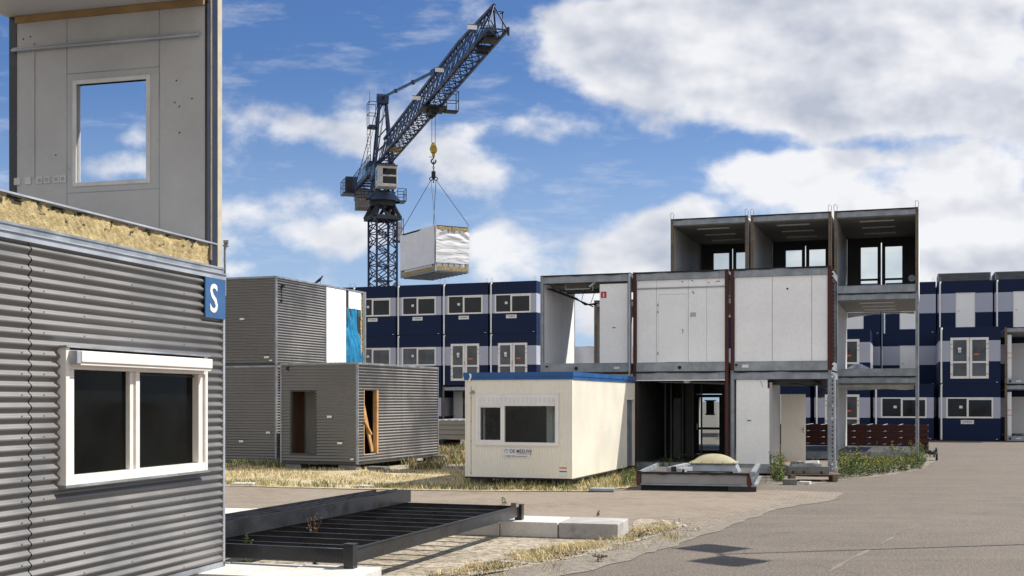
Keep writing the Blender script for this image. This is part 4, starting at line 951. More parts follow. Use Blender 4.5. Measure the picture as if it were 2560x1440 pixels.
for c in (1, 2, 3, 4):
    for lv in (0, 1):
        lab = {(1,1):'middle-floor open module with torn plastic film at its back, right-hand tower of the rear block', (1,0):'ground-floor open module with sagging plastic film under its ceiling, right-hand tower of the rear block'}.get(
              (c, lv), '%s-floor open steel module, %s of the rear block' % (['ground','middle'][lv], posn[c]))
        T = rmod(lab, c, lv); steel_frame(T, WR, DR, HR, 'galv' if c == 1 else 'wood', cm='ceil')
        rear_walls(T, 'room', None if lv == 0 else ('room' if c > 1 else None))
        if c == 1:
            if lv == 1: lights(T, n=3)
            box_part(T, 'outer_wall', 'white', (WR-.012, WR+.012, .11, .22, .02, HR-.02))
            z9 = HR-TH-.06; mb = MB()
            if lv == 0: sheet(lambda u, v: (.15+2.6*u, .15+1.0*v, z9-.03-.22*math.sin(math.pi*min(1, v*1.6))*(.7+.5*abs(noise.noise(Vector((u*3, v*2, 1)))))), 24, 14, 0, mb)
            else: sheet(lambda u, v: (.12+2.6*u, DR-.16+.03*noise.noise(Vector((u*6, v*3, 3))), z9-.02-(.22-.16*math.sin(u*2.3)+.05*noise.noise(Vector((u*5, 1, 1))))*v), 30, 6, 0, mb)
            mb.build('plastic_film', K['film'], T)
            if lv == 1:
                mb = MB(); sheet(lambda u, v: (.1+1.4*u, 4.2+1.4*v, BH+.32*math.exp(-((u-.35)**2+(v-.5)**2)*9)+.02*noise.noise(Vector((u*8, v*8, 1)))), 24, 20, 0, mb); mb.build('crumpled_sheet', K['film'], T)

# ---------------------------------------------------------------- navy block at the right
FRB = Frame(24.2, 70.9, 18.0)
x0b = .893
for lv in range(3):
    for k in range(-4, 2):
        x = x0b+3.12*k; row = ['bottom','middle','top'][lv]
        kd = 'door' if lv else 'plain'
        nm = {1:'rightmost column',0:'second column from right',-1:'third column from right',-2:'fourth column from right',-3:'fifth column from right',-4:'leftmost column'}[k]
        blue_module('navy module with %s, %s, %s row of the rear right-hand block' % ('white door' if kd == 'door' else 'plain front', nm, row), FRB, x, .03+3.05*lv, W=3.02, kind=kd, sign=False, pipe=(lv == 2 or k in (0,)), group='navy modules of the rear right-hand block', roof_loops=(lv == 2), D=6.0)
# protruding front modules, 5.9 m ahead
FF = Frame(23.1, 64.9, 18.0)
def fmod(label, px0, z, **kw): 
    return blue_module(label, FF, FF.lx(px0), z, group='navy modules of the front right-hand row', D=5.6, **kw)
fmod('navy and grey module with white double doors, upper floor beside the open frame, right side', 2347, 3.08, W=3.1, kind='double', sign=False)
fmod('navy and grey module with sign and two-pane window, ground floor at far right', 2347, .03, W=3.1, kind='window')
fmod('navy and grey module with two-pane window on the ground floor, behind the right-hand tower', 2184, .03, W=3.12, kind='window', sign=False)
fmod('navy module with double doors and white side posts, upper floor behind the tower', 2036, 3.08, W=2.98, kind='double', sign=False, pipe=False, side_posts=True)
fmod('navy and grey module with double doors, ground floor behind the tower', 2036, .03, W=2.98, kind='double', sign=False)
fmod('navy and grey module with double doors, ground floor seen past the ajar cream door', 1890, .03, W=2.98, kind='double', sign=False)
for lv in (0, 1):
    for j in (0,):
        p = FF.w(FF.lx(2512)+3.0*j, -.1); T = thing('frame_module', 'open steel-framed module with inner door, %s floor, %s at the right edge' % (['ground','upper'][lv], ['beside the navy modules','outer'][j]), 'module frame', (p.x, p.y, .03+3.04*lv), 18, 'open frames at the right edge')
        steel_frame(T, 2.95, 5.6, 3.0, 'wood')
        mb = MB(); mb.box(.1,2.85,5.0,5.05,.27,1.2); mb.box(.1,2.85,5.0,5.05,2.3,2.7); mb.box(.1,2.85,5.0,5.05,1.2,2.3,1); mb.build('back_wall', [K['blue'], K['band']], T)
        box_part(T, 'inner_door', 'white_dirty', (.6, 1.55, 4.9, 4.95, .27, 2.35)); box_part(T, 'white_post', 'white_dirty', (.14, .34, .2, .35, .27, 2.6))
        box_part(T, 'orange_tape', 'orange', (.135, .345, .19, .199, 1.35, 1.38), (.135, .345, .19, .199, 1.62, 1.65))
        box_part(T, 'label_plate', 'sign_w', (.55, .8, -.004, .003, .1, .16))
        mb = MB(); mb.disc_y(.25, .0, .12, .06, .01, 12); mb.build('drain_hole', K['dark'], T)
for i, (xa, w) in enumerate(((x0b+.05, 2.95), (x0b+3.22, 2.95))):
    p = FRB.w(xa, 1.2); T = thing('louvre_unit', 'low grey louvred unit on the roof of the rear right-hand block, %s' % ['left','middle','right'][i], 'roof unit', (p.x, p.y, 9.21), 18, 'louvred roof units')
    box_part(T, 'housing', 'louver', (.0, w, .04, 3.0, 0, .55)); mb = MB()
    for j in range(7): mb.bar((.02, .02, .06+.07*j), (w-.02, .02, .06+.07*j), .04, .012)
    mb.build('slat', K['galv'], T); box_part(T, 'frame', 'galv', (.0, .06, -.0, .04, 0, .55), (w-.06, w, -.0, .04, 0, .55), (.06, w-.06, -.0, .04, .52, .55))
# the open frame in the bottom row of the block below the crane
p = FB1.w(-3.03*2+.05, 0); T = thing('frame_module', 'open steel-framed module in the bottom row, seen between grey and cream cabins', 'module frame', (p.x, p.y, .03), 20.4)
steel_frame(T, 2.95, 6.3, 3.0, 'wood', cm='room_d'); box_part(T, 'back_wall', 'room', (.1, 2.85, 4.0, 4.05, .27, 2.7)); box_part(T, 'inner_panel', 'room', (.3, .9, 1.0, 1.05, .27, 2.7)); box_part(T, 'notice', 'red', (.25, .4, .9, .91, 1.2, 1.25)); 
# white tarpaulin-covered stack seen through the opening
mb = MB()
def tp(u, v):
    return (-1.5+6*u, .0-.25*(1-v)+.06*noise.noise(Vector((u*9, v*5, 2)))+.05*math.sin(u*30+v*7), 5.65*v+.05*noise.noise(Vector((u*6, 2, v))))
sheet(tp, 60, 30, 0, mb); sheet(lambda u, v: (-1.5+6*u, 3*v, 5.65+.05*noise.noise(Vector((u*6, 2, 1)))), 30, 8, 0, mb)
o = mb.build('covered_stack', K['tarp']); q = Vector(((1425-1280)/F_PX*78, 78)); o.location = (q.x, q.y, .02); o.rotation_euler = (0,0,-R(15))
tag(o, 'tall stack covered with white tarpaulin, seen through the open upper module', 'covered stack')
# ================================================================ tower crane
CX, CY = -11.2, 103.9; ZJ = 22.6
CR = thing('tower_crane', 'blue lattice tower crane with white cab, jib reaching over the stacked modules', 'crane', (CX, CY, 0), 0)
CR.rotation_euler = (0, 0, math.atan2(-.9643, .2647))        # local x runs along the jib
ph = R(29+74.65); s = 1.86/2
legs = [Vector((s*a*math.cos(ph)-s*b*math.sin(ph), s*a*math.sin(ph)+s*b*math.cos(ph), 0)) for a, b in ((-1,-1),(1,-1),(1,1),(-1,1))]
up = lambda p, z: (p.x, p.y, z)
mb = MB()
for p in legs: mb.bar(up(p,0), up(p,18), .17, .17)
mb.build('mast_leg', K['crane'], CR)
mb = MB(); n = 13; dz = 18/n
for i in range(n):
    for k in range(4):
        a, b = legs[k], legs[(k+1) % 4]; z0 = i*dz; m_ = (a+b)/2
        mb.tube(up(a,z0), up(m_,z0+dz/2), .05, 5); mb.tube(up(m_,z0+dz/2), up(a,z0+dz), .05, 5)
        mb.tube(up(a,z0+dz*0), up(b,z0+dz*.5), .052, 5); mb.tube(up(b,z0+dz*.5), up(a,z0+dz), .052, 5)
        if i % 2 == 0: mb.tube(up(a,z0), up(b,z0), .05, 5)
for i in (4, 9):
    z = i*dz; mb.box(-.8,.8,-.8,.8,z,z+.06)
mb.build('mast_lattice', K['crane'], CR)
mb = MB()
for dx in (-.18, .18): mb.tube((dx-.1, .45, 0), (dx-.1, .45, 18), .025, 5)
for i in range(60): mb.tube((-.28, .45, .3*i), (.08, .45, .3*i), .015, 4)
mb.build('ladder', K['crane_k'], CR)
def place(px, py, d): # helper: crane-local position of something in the air at distance d
    w = Vector(((px-1280)/F_PX*d, d, EYE+(HOR-py)/F_PX*d))-Vector((CX, CY, 0)); c, s_ = .2647, -.9643
    return Vector((w.x*c+w.y*s_, -w.x*s_+w.y*c, w.z))
# lift cage on the right side of the mast
mb = MB(); mb.box(-.3, .3, 1.25, 1.65, 16.0, 17.6, 1)
mb.box(-.4,.4,.95,1.75,15.9,16.0)
for x in (-.4,.4):
    for y in (.95,1.75): mb.tube((x,y,15.9),(x,y,17.9),.03,5)
for z in (16.5,17.1,17.9): mb.path([(-.4,.95,z),(.4,.95,z),(.4,1.75,z),(-.4,1.75,z),(-.4,.95,z)], .02, 4)
mb.build('lift_cage', [K['crane_k'], K['cab']], CR)
# slewing section
mb = MB()
for k in range(4):
    a = legs[k]*1.25; b = legs[(k+1)%4]*1.25; ta, tb = legs[k]*.62, legs[(k+1)%4]*.62
    mb.bar(up(a,17.9), up(ta,19.3), .32, .28); mb.bar(up(a,17.9), up(b,17.9), .25, .35); mb.bar(up((a+b)/2,18.0), up(ta,19.2), .2, .2); mb.bar(up((a+b)/2,18.0), up(tb,19.2), .2, .2)
q = legs[3]; 
mb.bar(up(legs[0]*1.2,17.8), up(legs[0]*1.75,17.5), .22, .35); mb.tube((0,0,18.9),(0,0,19.35),1.15,20)
mb.build('climbing_frame', K['crane_k'], CR)
mb = MB(); mb.tube((0,0,19.35),(0,0,19.6),1.5,24); mb.tube((0,0,19.6),(0,0,19.85),1.25,24); mb.tube((0,0,19.85),(0,0,20.2),1.05,20)
for a in range(8): t = a*math.pi/4+.3; mb.bar((1.1*math.cos(t),1.1*math.sin(t),20.1),(.8*math.cos(t+.3),.8*math.sin(t+.3),21.3),.22,.18)
mb.tube((0,0,21.2),(0,0,21.5),1.0,16); mb.box(-1.2,1.2,-.9,.9,21.5,22.5); mb.build('slewing_ring', K['crane'], CR)
def railing(mb, pts, h=1.0, r=.028):
    for a, b in zip(pts[:-1], pts[1:]):
        a = Vector(a); b = Vector(b); n = max(1, round((b-a).length/.8))
        for i in range(n+1): p = a.lerp(b, i/n); mb.tube(p, p+Vector((0,0,h)), r, 4)
        for f in (.5, 1): mb.tube(a+Vector((0,0,h*f)), b+Vector((0,0,h*f)), r, 4)
mb = MB(); mb.box(-.9,.9,-2.35,-1.1,19.45,19.55); railing(mb, [(-.9,-1.1,19.55),(-.9,-2.35,19.55),(.9,-2.35,19.55),(.9,-1.1,19.55)])
mb.build('platform', K['crane'], CR); mb = MB(); mb.box(-.7,.7,1.1,1.95,19.35,19.45); railing(mb, [(-.7,1.2,19.45),(-.7,1.95,19.45),(.7,1.95,19.45),(.7,1.2,19.45)]); mb.build('platform', K['crane'], CR)
# cab hangs at the mast, facing the jib side
mb = MB(); x0, x1, y0, y1, z0, z1 = 1.15, 2.6, -.82, .86, 20.25, 22.0
mb.box(x0, x1-.0, y0, y1, z0, z0+.25); mb.box(x0, x1, y0, y1, z1-.22, z1-.0); mb.box(x0, x1, y0, y0+.12, z0+.25, z1-.22); mb.box(x0, x1, y1-.12, y1, z0+.25, z1-.22); mb.box(x0, x0+.1, y0+.12, y1-.12, z0+.25, z1-.22)
mb.box(x1-.12, x1, y0+.12, y1-.12, z0+.85, z0+1.0); mb.box(x1-.1, x1, y0+.12, y0+.42, z0+.25, z1-.22)
cb = mb.build('cab', K['cab'], CR, .03)
mb = MB(); mb.box(x1-.09, x1-.05, y0+.42, y1-.12, z0+.25, z0+.85); mb.box(x1-.09, x1-.05, y0+.42, y1-.12, z0+1.0, z1-.22); mb.box(x0+.5, x1-.3, y0-.01, y0-.0, z0+.6, z1-.3); mb.build('pane', K['glass'], cb)
mb = MB(); mb.box(x0, x1+.1, y0, y1, z1+.005, z1+.09); mb.build('sunshade', K['wood'], cb)
mb = MB(); mb.box(x0+.2,x1-.2,y0+.7,y0+.9,z0+.3,z0+1.1); [mb.bar((x1-.03,y0+.5+.18*i,z1-.3),(x1-.03,y0+.6+.18*i,z0+1.05),.03) for i in range(5)]; mb.build('guard_bars', K['crane_k'], cb)
# jib: triangular lattice
L0, L1 = 1.0, 39.3; hw = .57; HT = 2.0; XT = 38.5
ht = lambda x: 2.0 if x < 30 else 2.0-.45*(x-30)/8.5
mb = MB()
for y in (-hw, hw): mb.bar((L0, y, ZJ), (L1, y*1.0, ZJ), .14, .14)
mb.tube((L0, 0, ZJ+ht(L0)), (30, 0, ZJ+ht(30)), .13, 8); mb.tube((30, 0, ZJ+ht(30)), (XT, 0, ZJ+ht(XT)), .12, 8); mb.build('jib_chord', K['crane'], CR)
mb = MB(); n = 24; d = (L1-L0)/n
for i in range(n):
    a, b = L0+i*d, L0+(i+1)*d; m_ = (a+b)/2
    mb.tube((a,-hw,ZJ),(b,hw,ZJ),.032,5); mb.tube((a,hw,ZJ),(b,-hw,ZJ),.032,5); mb.bar((b,-hw,ZJ),(b,hw,ZJ),.07,.07)
    if m_ < XT:
        for y in (-hw, hw): mb.tube((a,y,ZJ),(m_,0,ZJ+ht(m_)),.036,5); mb.tube((m_,0,ZJ+ht(m_)),(b,y,ZJ),.036,5)
for y in (-hw, hw): mb.tube((XT,0,ZJ+ht(XT)),(L1,y,ZJ),.05,6); mb.tube((XT-.1,0,ZJ+ht(XT)),(XT-1.6,y,ZJ),.05,6)
mb.build('jib_lattice', K['crane'], CR)
mb = MB(); mb.box(L0, XT-1, -.50, -.22, ZJ+.10, ZJ+.14); mb.tube((L0,-.42,ZJ+.9),(XT-1,-.42,ZJ+.9),.022,5); mb.bar((L0,-.26,ZJ+1.2),(XT-2,-.26,ZJ+1.2),.08,.10)
for i in range(30): x = L0+i*1.22; mb.tube((x,-.46,ZJ+.1),(x,-.42,ZJ+.9),.018,4)
mb.build('jib_walkway', K['crane'], CR)
mb = MB()
for y, z in ((-.12,.6),(.1,.62),(-.05,.5),(.06,.5)): mb.tube((L0,y,ZJ+z),(XT-.3,y,ZJ+z),.014,4)
mb.build('jib_rope', K['rope'], CR)
mb = MB(); mb.tube((37.6,-.25,ZJ+.3),(37.6,.25,ZJ+.3),.32,14); mb.box(36.9,37.8,-.4,.4,ZJ-.12,ZJ+.0); mb.build('tip_pulley', K['crane_k'], CR); mb = MB(); mb.tube((35.9,-.3,ZJ-.2),(35.9,.3,ZJ-.2),.26,12); mb.box(35.5,36.4,-.35,.35,ZJ-.34,ZJ-.1); mb.build('tip_pulley', K['crane_k'], CR); mb = MB()
mb.path([(37.9,.5,ZJ+1.3),(38.4,-.3,ZJ+1.3),(38.6,.55,ZJ+1.2),(37.9,.5,ZJ+1.3)], .03, 4); mb.tube((38.5,.5,ZJ),(38.5,.5,ZJ+1.25),.03,4); mb.tube((L1,hw+.05,ZJ-.3),(L1,hw+.05,ZJ+.15),.07,6)
mb.build('tip_fitting', K['crane_k'], CR)
# trolley with maintenance cage
XTR = (CY-83.2)/.9643
mb = MB(); mb.box(XTR-.9, XTR+.9, -.85, .85, ZJ-.32, ZJ-.16); mb.box(XTR-.8,XTR+.8,-.3,.3,ZJ-.62,ZJ-.32); 
for x in (-.6,.6): mb.tube((XTR+x,-.15,ZJ-.55),(XTR+x,.15,ZJ-.55),.22,12)
mb.box(XTR-.3,XTR+.5,.85,1.75,ZJ-.40,ZJ-.32); railing(mb, [(XTR-.3,.9,ZJ-.32),(XTR-.3,1.75,ZJ-.32),(XTR+.5,1.75,ZJ-.32),(XTR+.5,.9,ZJ-.32)], 1.3)
mb.build('trolley', K['crane_k'], CR)
mb = MB(); mb.box(XTR-1.6,XTR-1.0,-.3,.3,ZJ+.05,ZJ+.3); mb.box(5.5,6.3,-.6,.5,ZJ-.02,ZJ+.28); mb.build('motor_housing', K['yellow'], CR)
# tower head, tie bar, back stays
ZA = 28.3
mb = MB(); 
for x, y in ((-.9,-.75),(-.9,.75),(.9,-.75),(.9,.75)): mb.bar((x,y,22.3),(x*.25,y*.35,ZA), .17, .17)
for i in range(5):
    f0, f1 = i/5, (i+1)/5
    for y in (-.75,.75):
        A = lambda x, f: (x*(1-.75*f), y*(1-.65*f), 22.3+(ZA-22.3)*f)
        mb.tube(A(-.9,f0), A(.9,f1), .045, 5); mb.tube(A(-.9,f1), A(.9,f1), .045, 5)
    for x in (-.9,.9):
        A = lambda y, f: (x*(1-.75*f), y*(1-.65*f), 22.3+(ZA-22.3)*f)
        mb.tube(A(-.75,f0), A(.75,f1), .045, 5)
mb.box(-.5,.5,-.45,.45,ZA-.5,ZA+.1); mb.tube((0,-.5,ZA+.05),(0,.5,ZA+.05),.35,12)
mb.box(-.7,.4,-1.25,-.5,ZA-2.6,ZA-2.4); railing(mb, [(-.7,-.5,ZA-2.4),(-.7,-1.25,ZA-2.4),(.4,-1.25,ZA-2.4),(.4,-.5,ZA-2.4)], 2.0)
mb.build('tower_head', K['crane'], CR)
mb = MB()
for y in (-1.0,-1.3): mb.tube((-.3,y,21),(-.3,y,ZA-2.4),.02,4)
for i in range(16): mb.tube((-.3,-1.0,21+.3*i),(-.3,-1.3,21+.3*i),.015,4)
mb.tube((-.2,-1.1,ZA-.4),(-.2,-1.1,ZA+.6),.02,4); mb.build('head_ladder', K['crane_k'], CR)
tb = Vector((XTR+1.2, 0, ZJ+HT+.1)); ta = Vector((.3,0,ZA+.05))
mb = MB(); mb.bar(ta, tb, .13, .2)
for f in (.28,.62): p = ta.lerp(tb, f); mb.bar(p-(tb-ta).normalized()*.3, p+(tb-ta).normalized()*.3, .22, .3)
mb.bar(tb-(tb-ta).normalized()*1.3, tb, .3, .35); mb.build('tie_bar', K['crane'], CR)
mb = MB()
for y in (-.5,.5): mb.tube((0,y*.6,ZA),(-10.6,y*1.6,ZJ+.2),.035,5); mb.tube((0,y*.3,ZA),(-8.6,y*1.2,ZJ+.3),.02,4)
mb.build('stay_rope', K['rope'], CR)
# counter jib
mb = MB()
for y in (-.85,.85): mb.bar((-.5,y,ZJ-.25),(-13.3,y,ZJ-.25),.16,.45)
for i in range(9): x = -1-1.4*i; mb.bar((x,-.85,ZJ-.3),(x,.85,ZJ-.3),.1,.12); mb.tube((x,-.85,ZJ-.35),(x-1.4,.85,ZJ-.35),.05,5)
mb.box(-13.0,-.8,-.75,-.2,ZJ-.05,ZJ-.0); mb.box(-13.6,-11.6,-1.9,1.1,ZJ-.62,ZJ-.5)
railing(mb, [(-.9,-.95,ZJ),(-11.6,-.95,ZJ)]); railing(mb, [(-.9,.95,ZJ),(-11.6,.95,ZJ)]); railing(mb, [(-11.6,-1.0,ZJ-.5),(-11.6,-1.9,ZJ-.5),(-13.6,-1.9,ZJ-.5),(-13.6,1.1,ZJ-.5)], 1.2)
mb.build('counter_jib', K['crane'], CR)
mb = MB(); mb.box(-12.0,-9.8,-.75,.75,ZJ-2.2,ZJ-.5); mb.build('counterweight', K['concrete_d'], CR)
mb = MB(); mb.box(-13.1,-12.0,-1.6,-.5,ZJ-.5,ZJ+1.05); mb.build('electric_cabinet', K['crane_k'], CR); mb = MB(); mb.box(-5.5,-3.2,-.7,.3,ZJ+.05,ZJ+.9); mb.build('electric_cabinet', K['crane_k'], CR)
for (px, py) in ((1181,68),(1099,175),(1042,245)):
    z = ZJ-.15; Y = (z-EYE)*F_PX/(HOR-py); dx_ = (px-1280)/F_PX*Y-CX; dy_ = Y-CY; x = .2647*dx_-.9643*dy_; yb = .9643*dx_+.2647*dy_
    mb = MB(); mb.box(x-.02, x+.02, yb-.28, yb+.26, z-.12, z+.12); mb.build('sign_board', K['sign_w'], CR)
    mb = MB(); mb.tube((x, yb-.3, z+.14), (x, -.3, z+.16), .022, 5); mb.build('board_arm', K['crane_k'], CR)

# ---------------------------------------------------------------- hook, slings and the load
HX, HY = -5.44, 83.2
zz = lambda py: EYE+(HOR-py)/F_PX*HY
T = thing('hook_block', 'yellow and black crane hook block hanging on two ropes above the lifted module', 'crane hook', (HX, HY, zz(395)))
h = zz(360)-zz(395)
mb = MB(); 
for dx in (-.12,.12): mb.tube((dx,0,h),(dx,0,ZJ-.5-zz(395)),.018,5)
mb.build('rope', K['rope'], T)
mb = MB(); mb.box(-.18,.18,-.14,.14,.35*h,h*.95); mb.tube((0,-.15,.62*h),(0,.15,.62*h),.26,16); mb.box(-.10,.10,-.08,.08,.1*h,.35*h); mb.tube((0,0,h*.9),(0,0,h*1.1),.1,8); mb.build('pulley_block', K['yellow'], T, .02)
def ring(mb, c, r, th, n=12, axis='y', a0=0, a1=2*math.pi):
    pts = [(c[0]+r*math.cos(t), c[1], c[2]+r*math.sin(t)) if axis == 'y' else (c[0], c[1]+r*math.cos(t), c[2]+r*math.sin(t)) for t in [a0+(a1-a0)*k/n for k in range(n+1)]]
    mb.path(pts, th, 6)
mb = MB(); mb.tube((0,0,.1*h),(0,0,-.05),.05,8); ring(mb, (0,0,-.22), .16, .055, 12, 'y', R(100), R(400)); mb.bar((-.3,0,.08),(-.1,0,.05),.04); mb.build('hook', K['crane_k'], T)
zt = zz(436); za = zz(402)
AX = Vector((-.5,.866)); BX = Vector((.866,.5)); OC = Vector((-5.13, 80.2)); LA, LBx = 5.55, 2.55
T = thing('lifting_sling', 'chain and four-leg wire sling between crane hook and lifted module', 'lifting sling', (HX, HY, zt))
mb = MB()
n = 7; dz = (za-zt)/n
for i in range(n): ring(mb, (0,0,dz*(i+.5)), dz*.42, .028, 8, 'y' if i % 2 else 'x')
mb.build('chain', K['crane_k'], T)
mb = MB(); mb.box(-.14,.14,-.1,.1,-.25,.2); ring(mb, (-.17,0,-.3), .11, .035); ring(mb, (.17,0,-.3), .11, .035); mb.tube((0,0,-.2),(0,0,-.6),.04,6); mb.build('master_link', K['crane_k'], T)
ZB = 10.81; HH = 3.1
for (a, b) in ((0,0),(LA,0),(0,LBx),(LA,LBx)):
    c = OC+AX*a+BX*b; mb = MB(); s_ = -1 if (a > 0) == (b == 0) and b == 0 else 1
    mb.tube((.17*(1 if b else -1),0,-.38), (c.x-HX, c.y-HY, ZB+HH+.12-zt), .02, 5); mb.build('wire_rope', K['rope'], T)
T = bpy.data.objects.new('hanging_module', None); col.objects.link(T); T.location = (OC.x, OC.y, ZB); T.rotation_euler = (0, 0, math.atan2(BX.y, BX.x))
tag(T, 'module wrapped in white tarpaulin hanging from the crane in mid air', 'module')
# local x = BX (to the right), y = AX (to the back left)
mb = MB()
for x in (0, LBx-.1):
    for y in (0, LA-.1): mb = MB(); mb.box(x, x+.1, y, y+.1, 0, HH); mb.build('corner_post', K['galv_l'], T)
mb = MB(); mb.box(.1, LBx-.1, .02, LA-.02, .02, .10)
for i in range(9): y = .2+i*.62; mb.box(.1, LBx-.1, y, y+.08, -.06, .02)
mb.box(.0, .08, .1, LA-.1, .0, .08); mb.box(LBx-.08, LBx, .1, LA-.1, .0, .08); mb.build('floor_frame', K['galv'], T)
mb = MB()
for i in range(4):
    for j in range(5): mb.box(.4+.5*i, .5+.5*i, .6+1.0*j, .7+1.0*j, -.075, -.061)
mb.build('floor_bracket', K['galv_l'], T)
mb = MB()
sheet(lambda u, v: (.1+(LBx-.2)*u, .0-.02*noise.noise(Vector((u*14, v*3, 1))), .1+.27*v), 40, 4, 0, mb); sheet(lambda u, v: (.0-.02*noise.noise(Vector((u*24, v*3, 1))), .1+(LA-.2)*u, .1+.27*v), 60, 4, 0, mb)
mb.build('rock_wool', K['wool'], T); mb = MB(); sheet(lambda u, v: (.1+(LBx-.2)*u, .0-.02*noise.noise(Vector((u*14, v*3, 7))), 2.82+.22*v), 40, 4, 0, mb); mb.build('rock_wool', K['wool'], T)
box_part(T, 'floor', 'room', (.1, LBx-.1, .1, LA-.1, .1, .37)); box_part(T, 'roof', 'felt', (.02, LBx-.02, .02, LA-.02, HH-.06, HH))
mb = MB(); mb.box(.1, LBx-.1, .06, .1, .37, 2.82)
for i in range(6): mb.box(.1+.44*i, .14+.44*i, .03, .06, .37, 2.82, 1)
mb.box(.06, .1, .1, LA-.1, .37, HH-.1); mb.box(LBx-.1, LBx-.06, .1, LA-.1, .1, HH-.1); mb.box(.1, LBx-.1, LA-.1, LA-.06, .1, HH-.1); mb.box(LBx/2-.02, LBx/2+.02, -.01, .06, 2.7, HH, 1); mb.build('wall', [K['white'], K['wood']], T)
mb = MB()
for y in (.25, .45, LA-.5, LA-.3): mb.box(.04, .058, y, y+.08, .40, .66)
mb.build('opening_strip', K['dark'], T)
def tA(u, v):
    zt_ = HH+.0-.25*max(0, math.sin(math.pi*min(1, max(0, (u-.35)/.65))))*(1 if u > .35 else 0)
    zb_ = .52+.0*u; z = zb_+(zt_-zb_)*v
    return (-.03+.016*noise.fractal(Vector((u*4+v*3, v*4-u*2, 3)), 1, 2, 4)-.008*math.sin(8*(u+v)), .04+(LA-.08)*u, z)
def tB(u, v):
    sag = .30*(math.sin(math.pi*u)**.8) if 0 < u < 1 else 0
    z = .60+(2.86-sag-.60)*v
    fold = .035*math.sin((v*1.0+.35*(u-.5)**2*4)*26)*max(0, v-.6)*2+.022*noise.fractal(Vector((u*2, v*9+3*(u-.5)**2, 3)), 1, 2, 4)
    return (.02+(LBx-.04)*u, -.05+fold-.05*v, z)
mb = MB(); sheet(tA, 70, 40, 0, mb); mb.build('tarpaulin', K['tarp'], T)
mb = MB(); sheet(tB, 50, 60, 0, mb); mb.build('tarpaulin', K['tarp'], T)
eye_loops(T, (.05, LBx-.05), (.05, LA-.05), HH-.06)
# ================================================================ grounded roof section with dome skylight
p0 = gp(1592, 1226); FU = Frame(p0.x, 29.3, 13.5)
K['dirtdeck'] = sand('dirty_roof_deck', (.14,.125,.11), (.10,.09,.08), (.06,.055,.05))
K['galv_p'] = mat('dull_grey_panel', (.28,.28,.275), .6, 0, .1, 2, dirt=(.2,.2,.19), dlo=.6, dhi=.85)
T = thing('roof_section', 'flat grey roof section with skylight dome lying on the ground before the open modules', 'roof section', (FU.o.x, FU.o.y, .0), 13.5)
W = FU.lx(1878); D = 3.75; Z = .47
box_part(T, 'skid', 'dark', (.1, W-.05, .1, .25, .0, .12), (.1, W-.1, D-.4, D-.2, .0, .12)); box_part(T, 'skid', 'black', (W-.55, W+.12, .02, .16, .0, .13))
mb = MB(); mb.box(.12, W-.1, .03, .05, .17, Z-.05); mb.build('front_panel', K['galv_p'], T)
mb = MB(); mb.box(.1, W-.08, .0, .10, .13, .165); mb.box(.05, W, -.01, .12, Z-.05, Z-.035); mb.build('edge_beam', K['galv'], T)
mb = MB(); mb.box(.0, .1, .0, .1, .12, Z); mb.build('corner_post', K['rust'], T); mb = MB(); mb.box(W-.09, W+.0, .0, .1, .12, Z-.02); mb.build('corner_post', K['rust'], T)
mb = MB(); mb.box(.05, .12, .1, D, .14, Z); mb.box(.05, W, D-.08, D, .14, Z-.1); mb.box(.11, W-.1, .1, D-.1, Z-.14, Z-.12); mb.build('side_beam', K['galv'], T)
mb = MB()
mb.box(W-.02, W+.10, .0, D, Z-.03, Z+.02); mb.box(W+.02, W+.04, .0, D, .17, Z-.03); mb.box(W-.0, W+.13, .0, D, .12, .16); mb.bar((W+.06,.0,.13),(W-.02,.0,Z),.05,.05)
for i in range(5): mb.box(W+.04, W+.07, .5+.7*i, .62+.7*i, .18, Z-.04)
mb.build('side_rail', K['galv'], T)
mb = MB(); sheet(lambda u, v: (.03+(W-.05)*u, -.012+.16*v, Z-.02+.02*noise.noise(Vector((u*9, v, 2)))-.0), 60, 3, 0, mb); sheet(lambda u, v: (.03+(W-.05)*u, -.016, Z-.02-(.05+.03*noise.noise(Vector((u*11, 1, 6))))*v), 60, 2, 0, mb); mb.build('felt_edge', K['felt'], T)
mb = MB(); sheet(lambda u, v: (.12+(W-.2)*u, .12+(D-.2)*v, Z-.10+.02*noise.noise(Vector((u*5, v*5, 2)))), 20, 20, 0, mb); mb.build('deck', K['dirtdeck'], T)
cx = FU.lx(1785, 1.9); cy = 1.9; a = .60
mb = MB(); vs = []
for (r, z) in ((a+.06, Z-.1), (a-.05, Z+.12)): vs += [(cx-r,cy-r,z),(cx+r,cy-r,z),(cx+r,cy+r,z),(cx-r,cy+r,z)]
mb.add(vs, [(0,1,5,4),(1,2,6,5),(2,3,7,6),(3,0,4,7)]); sk = mb.build('skylight', K['galv'], T)
def dome(u, v):
    x, y = 2*u-1, 2*v-1; k = max(0, (1-abs(x)**2.2)*(1-abs(y)**2.2)); return (cx+x*(a-.06), cy+y*(a-.06), Z+.145+.21*k**.78)
mb = MB(); sheet(dome, 28, 28, 0, mb); mb.box(cx-a, cx+a, cy-a, cy+a, Z+.122, Z+.146)
mb.build('dome', K['dome'], sk)
mb = MB(); [mb.tube((cx-a+.08+.26*i, cy-a+.03, Z+.14), (cx-a+.08+.26*i, cy-a+.03, Z+.175), .016, 6) for i in range(5)]; mb.build('bolt', K['galv'], sk)
mb = MB(); mb.bar((.75,.5,Z+.02),(1.0,2.6,Z+.02),.16,.10); mb.bar((1.0,.4,Z-.0),(1.2,1.2,Z-.0),.12,.10); o = mb.build('steel_channel', K['galv_l']); o.location = T.location; o.rotation_euler = T.rotation_euler; tag(o, 'loose galvanised channel pieces lying on the grounded roof section', 'metal profile')
